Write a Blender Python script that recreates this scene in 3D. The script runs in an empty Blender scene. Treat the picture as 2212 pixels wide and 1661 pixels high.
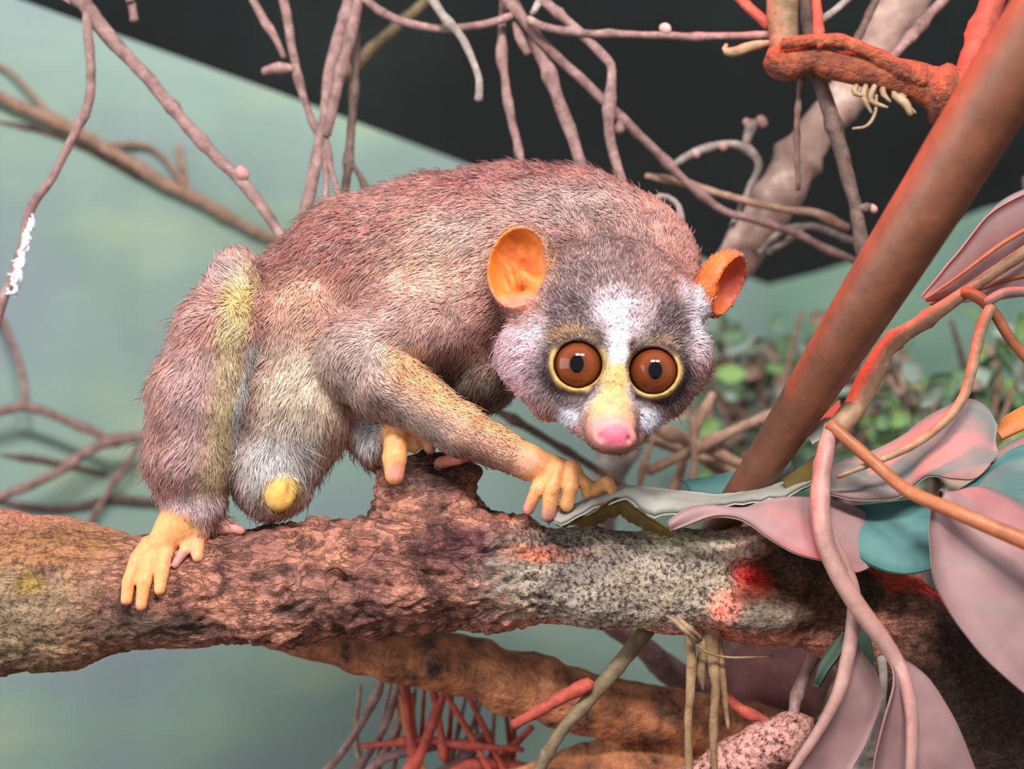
import bpy, math, random
import numpy as np
from mathutils import Vector, Matrix

random.seed(7); rng = np.random.default_rng(7)
scene = bpy.context.scene
COL = scene.collection

# ------------------------------------------------------------------ camera, world, lights, exposure
S = 0.00012            # metres per photo pixel at the animal
FPX = 2765.0           # focal length in photo pixels
H = 0.45               # lens height above the enclosure floor
CX, CY = 1106.0, 830.5
camd = bpy.data.cameras.new('camera'); cam = bpy.data.objects.new('camera', camd); COL.objects.link(cam)
camd.sensor_width = 36; camd.lens = FPX * 36 / 2212
camd.clip_start = 0.01; camd.clip_end = 20
cam.location = (0, -FPX * S, H); cam.rotation_euler = (math.pi / 2, 0, 0)
camd.dof.use_dof = True; camd.dof.focus_distance = (FPX - 100) * S; camd.dof.aperture_fstop = 8
scene.camera = cam

world = bpy.data.worlds.new('world'); scene.world = world; world.use_nodes = True
world.node_tree.nodes['Background'].inputs[0].default_value = (0.72, 0.76, 0.80, 1)
world.node_tree.nodes['Background'].inputs[1].default_value = 0.68

def area_light(name, loc, target, size, size_y, energy, color):
    l = bpy.data.lights.new(name, 'AREA'); l.shape = 'RECTANGLE'; l.size = size; l.size_y = size_y
    l.energy = energy; l.color = color
    o = bpy.data.objects.new(name, l); COL.objects.link(o); o.location = loc
    o.rotation_euler = (Vector(target) - Vector(loc)).to_track_quat('-Z', 'Y').to_euler()
    return o
# twin white tubes of the enclosure lamp above the viewing window, and the red night lamp
area_light('lamp_tube', (-0.02, -0.40, 0.80), (0, 0.03, 0.45), 0.13, 0.07, 3.0, (1.0, 0.95, 0.93))
area_light('lamp_tube', (0.15, -0.40, 0.80), (0, 0.03, 0.45), 0.13, 0.07, 2.0, (1.0, 0.95, 0.93))
area_light('side_fill', (-0.92, -0.40, 0.52), (0, 0, 0.43), 0.9, 0.7, 8.0, (0.96, 0.98, 1.0))  # added soft fill for leg and belly, no window there
rl = bpy.data.lights.new('red_lamp', 'SPOT'); rl.energy = 15; rl.color = (1.0, 0.07, 0.05); rl.shadow_soft_size = 0.012
rl.spot_size = math.radians(27); rl.spot_blend = 0.7
ro = bpy.data.objects.new('red_lamp', rl); COL.objects.link(ro); ro.location = (-0.05, 0.02, 0.80)
ro.rotation_euler = (Vector((0.12, -0.03, 0.47)) - ro.location).to_track_quat('-Z', 'Y').to_euler()

for aim, deg, en in (((0.0600, -0.012, 0.4010), 1.55, 30), ((0.0535, -0.012, 0.3942), 1.25, 24)):  # added narrow spots that make the red patches on the branch
    r2 = bpy.data.lights.new('red_spot', 'SPOT'); r2.energy = en; r2.color = (1.0, 0.03, 0.02); r2.shadow_soft_size = 0.002; r2.spot_size = math.radians(deg); r2.spot_blend = 0.9
    r2o = bpy.data.objects.new('red_spot', r2); COL.objects.link(r2o); r2o.location = (0.00, -0.40, 0.56)
    r2o.rotation_euler = (Vector(aim) - r2o.location).to_track_quat('-Z', 'Y').to_euler()
scene.view_settings.view_transform = 'Standard'; scene.view_settings.look = 'None'
scene.view_settings.gamma = 1; scene.view_settings.use_curve_mapping = False
scene.view_settings.exposure = 0.0

# ------------------------------------------------------------------ helpers
def lin(c):
    c = np.asarray(c, float) / 255.0
    return np.where(c <= 0.04045, c / 12.92, ((c + 0.055) / 1.055) ** 2.4)
def rgba(c):
    return tuple(lin(c)) + (1.0,)
def kk(d): return (FPX + d) / FPX
def PX(u, v, d):
    k = kk(d); return np.array([(u - CX) * k, d, -(v - CY) * k], float)
def W(u, v, d):
    p = PX(u, v, d) * S; return Vector((p[0], p[1], p[2] + H))
def toW(p):
    q = np.asarray(p, float) * S
    q = q.copy(); q[..., 2] += H; return q

def hash3(i, j, k, seed):
    n = (i.astype(np.int64) * 374761393 + j.astype(np.int64) * 668265263 + k.astype(np.int64) * 2147483647 + seed * 1274126177) & 0xffffffff
    n = ((n ^ (n >> 13)) * 1274126177) & 0xffffffff
    n = (n ^ (n >> 16)) & 0xffff
    return n / 32767.5 - 1.0
def vnoise(p, seed=0):
    i = np.floor(p).astype(np.int64); f = p - i; f = f * f * (3 - 2 * f); out = 0
    for a in (0, 1):
        wa = f[:, 0] if a else 1 - f[:, 0]
        for b in (0, 1):
            wb = f[:, 1] if b else 1 - f[:, 1]
            for c in (0, 1):
                wc = f[:, 2] if c else 1 - f[:, 2]
                out = out + wa * wb * wc * hash3(i[:, 0] + a, i[:, 1] + b, i[:, 2] + c, seed)
    return out
def fbm(p, octv=4, seed=0):
    o = 0; a = 1
    for q in range(octv):
        o = o + a * vnoise(p * 2 ** q + 17.3 * q, seed + q); a *= 0.5
    return o
def sstep(a, b, x):
    t = np.clip((x - a) / (b - a), 0, 1); return t * t * (3 - 2 * t)

def catmull(P, n):
    P = np.asarray(P, float)
    if len(P) == 2:
        t = np.linspace(0, 1, n)[:, None]; return P[0] * (1 - t) + P[1] * t
    E = np.vstack([2 * P[0] - P[1], P, 2 * P[-1] - P[-2]])
    seg = np.linalg.norm(np.diff(P[:, :2], axis=0), axis=1) + 1e-6
    cum = np.concatenate([[0], np.cumsum(seg)]); T = np.linspace(0, cum[-1], n); out = []
    for t in T:
        i = min(max(int(np.searchsorted(cum, t, side='right') - 1), 0), len(P) - 2)
        x = (t - cum[i]) / seg[i]
        a, b, c, d = E[i], E[i + 1], E[i + 2], E[i + 3]
        out.append(0.5 * (2 * b + (c - a) * x + (2 * a - 5 * b + 4 * c - d) * x * x + (3 * b - a - 3 * c + d) * x ** 3))
    return np.array(out)

def link_mesh(name, verts, faces, mat, parent=None, smooth=True):
    me = bpy.data.meshes.new(name)
    me.from_pydata([tuple(v) for v in verts], [], [tuple(f) for f in faces])
    if smooth: me.polygons.foreach_set('use_smooth', [True] * len(me.polygons))
    me.update()
    if mat: me.materials.append(mat)
    o = bpy.data.objects.new(name, me); COL.objects.link(o)
    if parent: o.parent = parent
    return o
def tag(o, label, cat, group=None, kind=None):
    if label: o['label'] = label
    if cat: o['category'] = cat
    if group: o['group'] = group
    if kind: o['kind'] = kind
    return o
def thing(name, label, cat, group=None):
    o = bpy.data.objects.new(name, None); o.empty_display_size = 0.005; COL.objects.link(o)
    return tag(o, label, cat, group)

def tube_geo(pts, seg=10, lump=0.10, step=14, nodes=0, seed=0, wob=0.14):
    """pts: (u, v, d, r) in photo pixels -> world verts, faces of a lumpy closed tube"""
    P = np.asarray(pts, float)
    def ext(e, q):                      # what leaves the picture goes on beyond it
        if -8 < e[0] < 2220 and -8 < e[1] < 1669: return None
        t_ = (e - q)[:3]; t_ = t_ / (np.linalg.norm(t_[:2]) + 1e-6) * 420; return np.concatenate([e[:3] + t_, [e[3]]])
    a_, b_ = ext(P[0], P[1]), ext(P[-1], P[-2])
    if a_ is not None: P = np.vstack([a_, P])
    if b_ is not None: P = np.vstack([P, b_])
    L = np.linalg.norm(np.diff(P[:, :2], axis=0), axis=1).sum() + np.abs(np.diff(P[:, 2])).sum() * 0.3
    n = max(4, int(L / step))
    C = catmull(P, n)
    c3 = np.array([PX(*q[:3]) for q in C]); r = np.maximum(C[:, 3], 1.0) * np.array([kk(q[2]) for q in C])
    rr = np.random.default_rng(abs(seed + int(P[0, 0]) * 7 + int(P[-1, 1])))
    for q in range(nodes):
        m = rr.integers(2, max(3, n - 2)); w = np.exp(-((np.arange(n) - m) / 1.1) ** 2); r = r * (1 + 0.32 * w)
    wob = fbm(c3 / 60.0 + seed, 2, seed) * wob
    T = np.gradient(c3, axis=0); T /= np.linalg.norm(T, axis=1)[:, None] + 1e-9
    up = np.array([0.3, 1.0, 0.2]); N = np.cross(T[0], up); N /= np.linalg.norm(N)
    V = []; F = []
    for i in range(n):
        N = N - T[i] * N.dot(T[i]); N /= np.linalg.norm(N) + 1e-9; B = np.cross(T[i], N)
        cc = c3[i] + N * wob[i] * r[i] + B * wob[max(i - 3, 0)] * r[i] * 0.7
        for j in range(seg):
            a = 2 * math.pi * j / seg
            V.append(cc + (N * math.cos(a) + B * math.sin(a)) * r[i])
    V = np.array(V)
    if lump:
        nn = fbm(V / (r.mean() * 2.2 + 4), 3, seed + 3)
        ctr = np.repeat(V.reshape(n, seg, 3).mean(1), seg, 0)
        V = ctr + (V - ctr) * (1 + lump * nn)[:, None]
    for i in range(n - 1):
        for j in range(seg):
            F.append((i * seg + j, i * seg + (j + 1) % seg, (i + 1) * seg + (j + 1) % seg, (i + 1) * seg + j))
    V = list(V)
    V.append(np.mean(V[:seg], axis=0) - T[0] * r[0] * 0.5); V.append(np.mean(V[(n - 1) * seg:n * seg], axis=0) + T[-1] * r[-1] * 0.6)
    a, b = n * seg, n * seg + 1
    for j in range(seg):
        F.append((a, (j + 1) % seg, j)); F.append((b, (n - 1) * seg + j, (n - 1) * seg + (j + 1) % seg))
    return toW(np.array(V)), F
def tube(name, pts, mat, parent=None, **kw):
    V, F = tube_geo(pts, **kw); return link_mesh(name, V, F, mat, parent)
def blob(name, u, v, d, rad, mat, parent=None, rot=0.0, seed=0, lump=0.12, nu=12, nv=8):
    """lumpy ellipsoid, rad in photo px"""
    k = kk(d); V = []; F = []
    for i in range(nv + 1):
        th = math.pi * i / nv
        for j in range(nu):
            ph = 2 * math.pi * j / nu
            V.append([math.sin(th) * math.cos(ph) * rad[0], math.sin(th) * math.sin(ph) * rad[1], math.cos(th) * rad[2]])
    V = np.array(V) * k
    V = V * (1 + lump * fbm(V / (max(rad) * 0.8) + seed * 3.1, 2, seed))[:, None]
    ca, sa = math.cos(rot), math.sin(rot)
    x, z = V[:, 0].copy(), V[:, 2].copy(); V[:, 0] = x * ca - z * sa; V[:, 2] = x * sa + z * ca
    for i in range(nv):
        for j in range(nu):
            F.append((i * nu + j, i * nu + (j + 1) % nu, (i + 1) * nu + (j + 1) % nu, (i + 1) * nu + j))
    return link_mesh(name, toW(V + PX(u, v, d)), F, mat, parent)

# ------------------------------------------------------------------ materials
class NT:
    def __init__(self, name):
        self.m = bpy.data.materials.new(name); self.m.use_nodes = True
        self.n = self.m.node_tree.nodes; self.l = self.m.node_tree.links
        self.b = self.n['Principled BSDF']; self.tc = None
    def node(self, t, **kw):
        x = self.n.new(t)
        for k, v in kw.items(): setattr(x, k, v)
        return x
    def co(self, scale=(1, 1, 1)):
        if self.tc is None: self.tc = self.node('ShaderNodeTexCoord')
        mp = self.node('ShaderNodeMapping'); mp.inputs['Scale'].default_value = scale
        self.l.new(self.tc.outputs['Object'], mp.inputs['Vector']); return mp.outputs['Vector']
    def noise(self, sc, det=4, rough=0.55, scale=(1, 1, 1), dist=0.0):
        x = self.node('ShaderNodeTexNoise'); x.inputs['Scale'].default_value = sc; x.inputs['Detail'].default_value = det
        x.inputs['Roughness'].default_value = rough; x.inputs['Distortion'].default_value = dist
        self.l.new(self.co(scale), x.inputs['Vector']); return x.outputs['Fac']
    def voro(self, sc, feature='F1', scale=(1, 1, 1)):
        x = self.node('ShaderNodeTexVoronoi'); x.feature = feature; x.inputs['Scale'].default_value = sc
        self.l.new(self.co(scale), x.inputs['Vector']); return x.outputs['Distance']
    def ramp(self, fac, stops):
        x = self.node('ShaderNodeValToRGB'); e = x.color_ramp.elements
        while len(e) < len(stops): e.new(0.5)
        for i, (p, c) in enumerate(stops):
            e[i].position = p; e[i].color = c if len(c) == 4 else rgba(c)
        self.l.new(fac, x.inputs[0]); return x.outputs[0]
    def mix(self, fac, a, b, mode='MIX'):
        x = self.node('ShaderNodeMix', data_type='RGBA', blend_type=mode)
        for s, v in ((x.inputs[0], fac), (x.inputs[6], a), (x.inputs[7], b)):
            if isinstance(v, bpy.types.NodeSocket): self.l.new(v, s)
            elif isinstance(v, (int, float)): s.default_value = v
            else: s.default_value = rgba(v) if len(v) == 3 else v
        return x.outputs[2]
    def attr(self, name, out='Color'):
        x = self.node('ShaderNodeAttribute'); x.attribute_name = name; return x.outputs[out]
    def math(self, op, a, b=0.0):
        x = self.node('ShaderNodeMath', operation=op)
        for s, v in ((x.inputs[0], a), (x.inputs[1], b)):
            if isinstance(v, bpy.types.NodeSocket): self.l.new(v, s)
            else: s.default_value = v
        return x.outputs[0]
    def base(self, c):
        if isinstance(c, bpy.types.NodeSocket): self.l.new(c, self.b.inputs['Base Color'])
        else: self.b.inputs['Base Color'].default_value = rgba(c)
    def bump(self, h, strength=0.5, dist=0.0005, normal=None):
        x = self.node('ShaderNodeBump'); x.inputs['Strength'].default_value = strength; x.inputs['Distance'].default_value = dist
        self.l.new(h, x.inputs['Height'])
        if normal: self.l.new(normal, x.inputs['Normal'])
        self.l.new(x.outputs[0], self.b.inputs['Normal']); return x.outputs[0]
    def set(self, **kw):
        for k, v in kw.items(): self.b.inputs[k.replace('_', ' ')].default_value = v
        return self

def wood(name, c1, c2, c3=None, rough=0.75, scale=260, bumpd=0.0004):
    t = NT(name); n = t.noise(scale, 5, 0.65)
    stops = [(0.33, c1), (0.6, c2)] + ([(0.72, c3)] if c3 else [])
    t.base(t.ramp(n, stops)); t.set(Roughness=rough)
    t.bump(t.noise(scale * 3, 4, 0.6), 0.6, bumpd); return t.m
M = {}
M['twig_pink'] = wood('bark_pink_twig', (106, 78, 74), (154, 120, 114), (182, 152, 146))
M['twig_tan'] = wood('bark_tan_twig', (134, 100, 82), (176, 140, 118), (200, 166, 144))
M['twig_grey'] = wood('bark_grey_twig', (120, 110, 104), (164, 150, 140), (196, 184, 176))
M['twig_dark'] = wood('bark_dark_twig', (70, 56, 50), (112, 88, 78), (140, 112, 100))
M['twig_olive'] = wood('bark_olive_stick', (92, 78, 56), (128, 108, 80), (146, 126, 96))
M['twig_red_lit'] = wood('bark_red_lit_twig', (136, 54, 42), (180, 78, 60), (198, 108, 88))  # red lamp's light put into the bark colour
M['bud'] = wood('bud_pink', (170, 120, 112), (206, 164, 156), (224, 190, 182))
M['pale_bark'] = wood('bark_pale_limb', (138, 104, 94), (188, 156, 142), (222, 208, 194), scale=90, bumpd=0.001)
M['knobby'] = wood('bark_rust_vine', (84, 44, 30), (160, 82, 50), (192, 116, 80), scale=200, bumpd=0.004)
M['red_stem'] = wood('smooth_red_stem', (100, 62, 44), (122, 74, 52), (138, 84, 62), rough=0.5, scale=120, bumpd=0.0002)
M['cobweb'] = NT('cobweb').set(Roughness=0.9).m; M['cobweb'].node_tree.nodes['Principled BSDF'].inputs['Base Color'].default_value = rgba((225, 225, 235))
M['raffia'] = wood('dry_raffia', (120, 92, 62), (160, 126, 92), (182, 150, 116), scale=200)
M['rust_bark'] = wood('bark_rust_branch', (48, 30, 26), (186, 116, 74), (220, 168, 122), scale=120, bumpd=0.003)
M['root'] = wood('pale_rootlet', (130, 104, 76), (166, 140, 108), (190, 166, 134))

def wall_mat(name, a, b, c, sc=9):
    t = NT(name); n = t.noise(sc, 3, 0.5, (1, 1, 2.2)); col = t.ramp(n, [(0.32, a), (0.52, b), (0.7, c)])
    n2 = t.noise(45, 3, 0.6, (1, 1, 3)); col = t.mix(t.math('MULTIPLY', n2, 0.22), col, (120, 130, 118))
    t.base(col); t.set(Roughness=0.6); t.bump(t.noise(160, 3), 0.15, 0.0006); return t.m
M['green_wall'] = wall_mat('painted_green_board', (138, 156, 160), (142, 170, 158), (166, 186, 156))
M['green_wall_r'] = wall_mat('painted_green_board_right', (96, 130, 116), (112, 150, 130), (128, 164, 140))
t = NT('dark_back_wall'); t.base(t.ramp(t.noise(5, 3), [(0.38, (6, 8, 8)), (0.62, (26, 38, 34))])); t.set(Roughness=0.8); M['dark_wall'] = t.m
t = NT('soil_floor'); t.base(t.ramp(t.noise(60, 6, 0.7), [(0.3, (60, 42, 34)), (0.7, (120, 86, 68))])); t.set(Roughness=0.95); t.bump(t.noise(120, 5), 0.7, 0.003); M['soil'] = t.m

# ------------------------------------------------------------------ room shell
def prism(name, top, bottom_z, thick, mat):
    """board standing on bottom_z whose top edge runs through the given points"""
    V = []; F = []; n = len(top)
    for p in top:
        V += [(p.x, p.y, p.z), (p.x, p.y, bottom_z), (p.x + thick[0], p.y + thick[1], p.z), (p.x + thick[0], p.y + thick[1], bottom_z)]
    for i in range(n - 1):
        a, b = 4 * i, 4 * i + 4
        F += [(a, a + 1, b + 1, b), (a + 2, b + 2, b + 3, a + 3), (a, b, b + 2, a + 2), (a + 1, a + 3, b + 3, b + 1)]
    F += [(0, 2, 3, 1), (4 * n - 4, 4 * n - 3, 4 * n - 1, 4 * n - 2)]
    o = link_mesh(name, V, F, mat, None, False); o['kind'] = 'structure'; return o
def wall_d(u): return 1100 + (u + 300) * 0.72
edge = [(-1250, -520), (-420, -195), (0, -16), (300, 92), (600, 200), (1000, 352), (1300, 472), (1660, 616)]
prism('wall_left', [W(u, v, wall_d(u)) for u, v in edge], 0.0, (0.002, 0.010), M['green_wall'])
edge2 = [(1655, 616), (1760, 590), (1850, 562), (1960, 515), (2130, 450), (2420, 380)]
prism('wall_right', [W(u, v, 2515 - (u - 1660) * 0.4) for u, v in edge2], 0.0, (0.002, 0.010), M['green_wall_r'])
def quad(name, pts, mat):
    o = link_mesh(name, pts, [(0, 1, 2, 3)], mat, None, False); o['kind'] = 'structure'; return o
quad('wall_back', [(-1.6, 0.75, 0), (1.6, 0.75, 0), (1.6, 0.75, 1.6), (-1.6, 0.75, 1.6)], M['dark_wall'])
quad('floor', [(-1.6, -0.9, 0), (1.6, -0.9, 0), (1.6, 0.75, 0), (-1.6, 0.75, 0)], M['soil'])

# ------------------------------------------------------------------ implicit surfaces (smooth unions of limbs -> one skin)
class Field:
    def __init__(self, lo, hi, h):
        self.lo = np.array(lo, float); self.h = h
        self.dim = np.ceil((np.array(hi) - self.lo) / h).astype(int) + 1
        self.f = np.full(self.dim, 400.0, np.float32)
    def _box(self, lo, hi):
        a = np.clip(np.floor((lo - self.lo) / self.h).astype(int), 0, self.dim - 1)
        b = np.clip(np.ceil((hi - self.lo) / self.h).astype(int) + 1, 1, self.dim)
        ax = [(self.lo[i] + self.h * np.arange(a[i], b[i])).astype(np.float32) for i in range(3)]
        return tuple(slice(a[i], b[i]) for i in range(3)), np.meshgrid(*ax, indexing='ij', sparse=True)
    def _comb(self, sl, d, k, sub):
        a = self.f[sl]
        if sub: a = -a
        h = np.maximum(k - np.abs(a - d), 0) / k
        m = np.minimum(a, d) - h * h * k * 0.25
        self.f[sl] = -m if sub else m
    def cone(self, a, b, ra, rb, k=20, sub=False, squash=None):
        A, B = np.array(a, float), np.array(b, float); r = max(ra, rb); pad = r + k + 12
        sl, (X, Y, Z) = self._box(np.minimum(A, B) - pad, np.maximum(A, B) + pad)
        if squash:
            d0, q = squash; Y = (Y - d0) / q; A = A.copy(); B = B.copy(); A[1] = (A[1] - d0) / q; B[1] = (B[1] - d0) / q
        ab = B - A; L = ab.dot(ab) + 1e-9
        t = np.clip(((X - A[0]) * ab[0] + (Y - A[1]) * ab[1] + (Z - A[2]) * ab[2]) / L, 0, 1)
        d = np.sqrt((X - A[0] - t * ab[0]) ** 2 + (Y - A[1] - t * ab[1]) ** 2 + (Z - A[2] - t * ab[2]) ** 2) - (ra + (rb - ra) * t)
        self._comb(sl, d * (0.85 if squash else 1.0), k, sub)
    def ell(self, c, rad, k=20, rot=None, sub=False):
        c = np.array(c, float); rad = np.array(rad, float); pad = rad.max() + k + 12
        sl, (X, Y, Z) = self._box(c - pad, c + pad)
        R = np.array(rot.to_3x3().transposed()) if rot is not None else np.eye(3)
        x, y, z = X - c[0], Y - c[1], Z - c[2]
        q = [R[i, 0] * x + R[i, 1] * y + R[i, 2] * z for i in range(3)]
        k0 = np.sqrt(sum((q[i] / rad[i]) ** 2 for i in range(3))); k1 = np.sqrt(sum((q[i] / rad[i] ** 2) ** 2 for i in range(3))) + 1e-6
        self._comb(sl, k0 * (k0 - 1) / k1, k, sub)
    def chain(self, pts, k=20, **kw):
        for p, q in zip(pts[:-1], pts[1:]):
            self.cone(PX(*p[:3]), PX(*q[:3]), p[3] * kk(p[2]), q[3] * kk(q[2]), k, **kw)
    def at(self, p):
        i = np.round((np.asarray(p) - self.lo) / self.h).astype(int)
        if (i < 0).any() or (i >= self.dim).any(): return 400.0
        return float(self.f[tuple(i)])
    def hit(self, u, v, d0=-520, d1=600, default=0.0):
        for d in np.arange(d0, d1, self.h * 0.5):
            if self.at(PX(u, v, d)) < 0: return d
        return default
    def mesh(self):
        f = self.f; D = np.array(f.shape) - 1; ins = f < 0
        cnt = np.zeros(D, np.int8)
        for a in (0, 1):
            for b in (0, 1):
                for c in (0, 1): cnt += ins[a:a + D[0], b:b + D[1], c:c + D[2]]
        idx = np.argwhere((cnt > 0) & (cnt < 8)); i, j, k = idx.T
        num = np.zeros((len(idx), 3)); n = np.zeros(len(idx))
        cor = [(a, b, c) for a in (0, 1) for b in (0, 1) for c in (0, 1)]
        for x in range(8):
            for y in range(x + 1, 8):
                p, q = np.array(cor[x]), np.array(cor[y])
                if np.abs(p - q).sum() != 1: continue
                fa = f[i + p[0], j + p[1], k + p[2]]; fb = f[i + q[0], j + q[1], k + q[2]]
                m = (fa < 0) != (fb < 0); t = np.where(m, fa / np.where(fa - fb == 0, 1, fa - fb), 0)
                num += np.where(m[:, None], p + t[:, None] * (q - p), 0); n += m
        V = self.lo + self.h * (idx + num / n[:, None])
        ID = -np.ones(D, np.int64); ID[i, j, k] = np.arange(len(idx)); F = []
        for ax in range(3):
            b, c = (ax + 1) % 3, (ax + 2) % 3
            s0 = [slice(1, -1)] * 3; s0[ax] = slice(0, -1); s1 = list(s0); s1[ax] = slice(1, None)
            e = np.argwhere(ins[tuple(s0)] != ins[tuple(s1)])
            off = np.ones(3, int); off[ax] = 0; e = e + off
            if len(e) == 0: continue
            fl = ins[tuple(e.T)]
            def g(db, dc):
                q = e.copy(); q[:, b] -= db; q[:, c] -= dc; return ID[tuple(q.T)]
            Q = np.stack([g(0, 0), g(1, 0), g(1, 1), g(0, 1)], 1)
            Q = np.where(fl[:, None], Q, Q[:, ::-1]); F.append(Q)
        F = np.vstack(F); F = F[(F >= 0).all(1)]
        return V, F
    def grad(self, V):
        p = (V - self.lo) / self.h; g = np.zeros_like(V)
        def s(q):
            q = np.clip(q, 0, np.array(self.f.shape) - 1.001); i = q.astype(int); t = q - i; o = 0
            for a in (0, 1):
                for b in (0, 1):
                    for c in (0, 1):
                        w = (t[:, 0] if a else 1 - t[:, 0]) * (t[:, 1] if b else 1 - t[:, 1]) * (t[:, 2] if c else 1 - t[:, 2])
                        o = o + w * self.f[i[:, 0] + a, i[:, 1] + b, i[:, 2] + c]
            return o
        for ax in range(3):
            e = np.zeros(3); e[ax] = 0.7; g[:, ax] = s(p + e) - s(p - e)
        return g / (np.linalg.norm(g, axis=1)[:, None] + 1e-9)

def fast_mesh(name, V, F, mat, parent=None):
    me = bpy.data.meshes.new(name); V = toW(V)
    me.vertices.add(len(V)); me.vertices.foreach_set('co', V.ravel())
    me.loops.add(F.size); me.loops.foreach_set('vertex_index', F.ravel().astype(np.int32))
    me.polygons.add(len(F)); me.polygons.foreach_set('loop_start', np.arange(0, F.size, F.shape[1], dtype=np.int32))
    me.polygons.foreach_set('loop_total', np.full(len(F), F.shape[1], np.int32))
    me.polygons.foreach_set('use_smooth', np.ones(len(F), bool))
    me.update(); me.validate()
    me.materials.append(mat); o = bpy.data.objects.new(name, me); COL.objects.link(o)
    if parent: o.parent = parent
    return o
def set_col(o, C, name='Col'):
    a = o.data.attributes.new(name, 'FLOAT_COLOR', 'POINT')
    a.data.foreach_set('color', np.hstack([C, np.ones((len(C), 1))]).astype(np.float32).ravel())
def paint(V, base, blobs):
    """colour markings of the thing, plus leaf shade on the branch: soft 3-D blobs, later ones over earlier ones"""
    C = np.tile(lin(base), (len(V), 1)); 
    for b in blobs:
        c, r, col, soft = b[:4]; amt = b[4] if len(b) > 4 else 1.0
        if isinstance(c, tuple):
            A, B = c; ab = B - A; t = np.clip((V - A) @ ab / (ab @ ab), 0, 1)[:, None]; D = np.linalg.norm(V - A - t * ab, axis=1) / r
        else:
            D = np.linalg.norm((V - c) / np.asarray(r, float), axis=1)
        w = (1 - sstep(1 - soft, 1 + soft * 0.3, D + 0.10 * vnoise(V / 22.0, 5)))[:, None] * amt
        C = C * (1 - w) + lin(col) * w
    return C

# ------------------------------------------------------------------ main branch
BR = Field((-1740, -260, -1180), (1560, 330, 0), 5.0)
BR.chain([(-520, 1330, 20, 175), (-80, 1300, 10, 172), (150, 1285, 5, 148), (300, 1282, 0, 112), (420, 1275, 0, 116), (640, 1258, 0, 126), (850, 1238, 0, 122),
          (1080, 1236, 0, 112), (1300, 1250, 5, 100), (1460, 1255, 5, 104), (1640, 1262, 10, 116), (1800, 1300, 20, 108),
          (1930, 1375, 25, 125), (2060, 1480, 20, 150), (2180, 1610, 10, 165), (2280, 1740, 0, 170), (2400, 1880, 0, 170)], 40)
BR.chain([(-500, 1130, 40, 90), (-80, 1170, 30, 82), (120, 1192, 30, 76), (300, 1230, 20, 62)], 14)
BR.chain([(960, 1190, 15, 130), (930, 1090, 25, 92), (925, 1030, 25, 48)], 50)      # broken stub
BR.chain([(835, 1085, 10, 40), (832, 1025, 5, 24)], 30); BR.chain([(905, 1010, 25, 34), (1000, 1030, 25, 34)], 30)
BR.ell(PX(990, 1178, -92), (132, 40, 58), 16)                                        # flat burl on the front
BR.ell(PX(690, 1270, -100), (95, 40, 62), 22); BR.ell(PX(745, 1255, -128), (30, 30, 20), 18, sub=True)
BR.ell(PX(560, 1345, -70), (110, 50, 40), 20); BR.ell(PX(1650, 1240, -90), (70, 40, 30), 30, sub=True)
BR.ell(PX(1640, 1322, -75), (130, 55, 42), 20)
V, F = BR.mesh(); N = BR.grad(V)
Vs = V * np.array([0.55, 1, 1.15])
gn = sstep(-900, -500, V[:, 0]) * (1 - sstep(30, 190, V[:, 0])); gn = np.clip(gn, 0.25, 1)       # gnarled middle
wrp = np.stack([fbm(V / 70, 2, 11), fbm(V / 70, 2, 12), fbm(V / 70, 2, 13)], 1)
rid = 1 - np.abs(fbm(Vs / 46 + wrp * 0.8, 3, 21)); fold = np.abs(np.sin(V[:, 2] / 11 + 3.2 * fbm(V / 95, 2, 31)))
disp = 9 * fbm(V / 80, 3, 1) * (0.4 + gn) + 16 * gn * (rid - 0.65) + 11 * gn * (np.sqrt(fold) - 0.8) * sstep(-0.35, 0.15, fbm(V / 120, 2, 33)) + 3 * fbm(V / 14, 2, 41)
V = V + N * disp[:, None]
t = NT('gnarled_bark')
base = t.attr('Col'); n1 = t.noise(420, 5, 0.7); n2 = t.noise(150, 5, 0.65)
speck = t.ramp(t.noise(900, 3, 0.7), [(0.36, (38, 32, 30)), (0.45, (140, 126, 118)), (0.56, (204, 195, 184))])
bark = t.mix(t.math('MULTIPLY', t.ramp(n2, [(0.40, (255, 255, 255)), (0.52, (0, 0, 0))]), 0.65), base, (52, 38, 40))
bark = t.mix(0.35, bark, t.ramp(n1, [(0.3, (130, 116, 112)), (0.6, (255, 246, 238))]), 'MULTIPLY')
lich = t.attr('Lichen', 'Fac')
crk = t.ramp(t.noise(115, 5, 0.6, (0.55, 1, 1.5), 1.6), [(0.455, (255, 255, 255)), (0.497, (0, 0, 0)), (0.503, (0, 0, 0)), (0.545, (255, 255, 255))])
crk2 = t.ramp(t.noise(330, 4, 0.6, (0.5, 1, 1.5), 1.0), [(0.45, (255, 255, 255)), (0.5, (60, 60, 60)), (0.55, (255, 255, 255))])
bark = t.mix(0.40, bark, crk, 'MULTIPLY'); bark = t.mix(0.12, bark, crk2, 'MULTIPLY')
t.base(t.mix(lich, bark, t.mix(0.9, base, speck, 'OVERLAY'))); t.set(Roughness=0.85)
t.b.inputs['Specular IOR Level'].default_value = 0.25
hb = t.math('ADD', t.math('ADD', t.noise(500, 5, 0.7), t.math('MULTIPLY', n2, 1.4)), t.math('MULTIPLY', t.math('ADD', crk, t.math('MULTIPLY', crk2, 0.4)), t.math('SUBTRACT', 0.42, t.math('MULTIPLY', lich, 0.38)))); t.bump(hb, 1.0, 0.0014)
M['bark'] = t.m
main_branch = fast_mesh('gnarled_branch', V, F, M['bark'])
U = V[:, 0] / (1 + V[:, 1] / FPX) + CX
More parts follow.
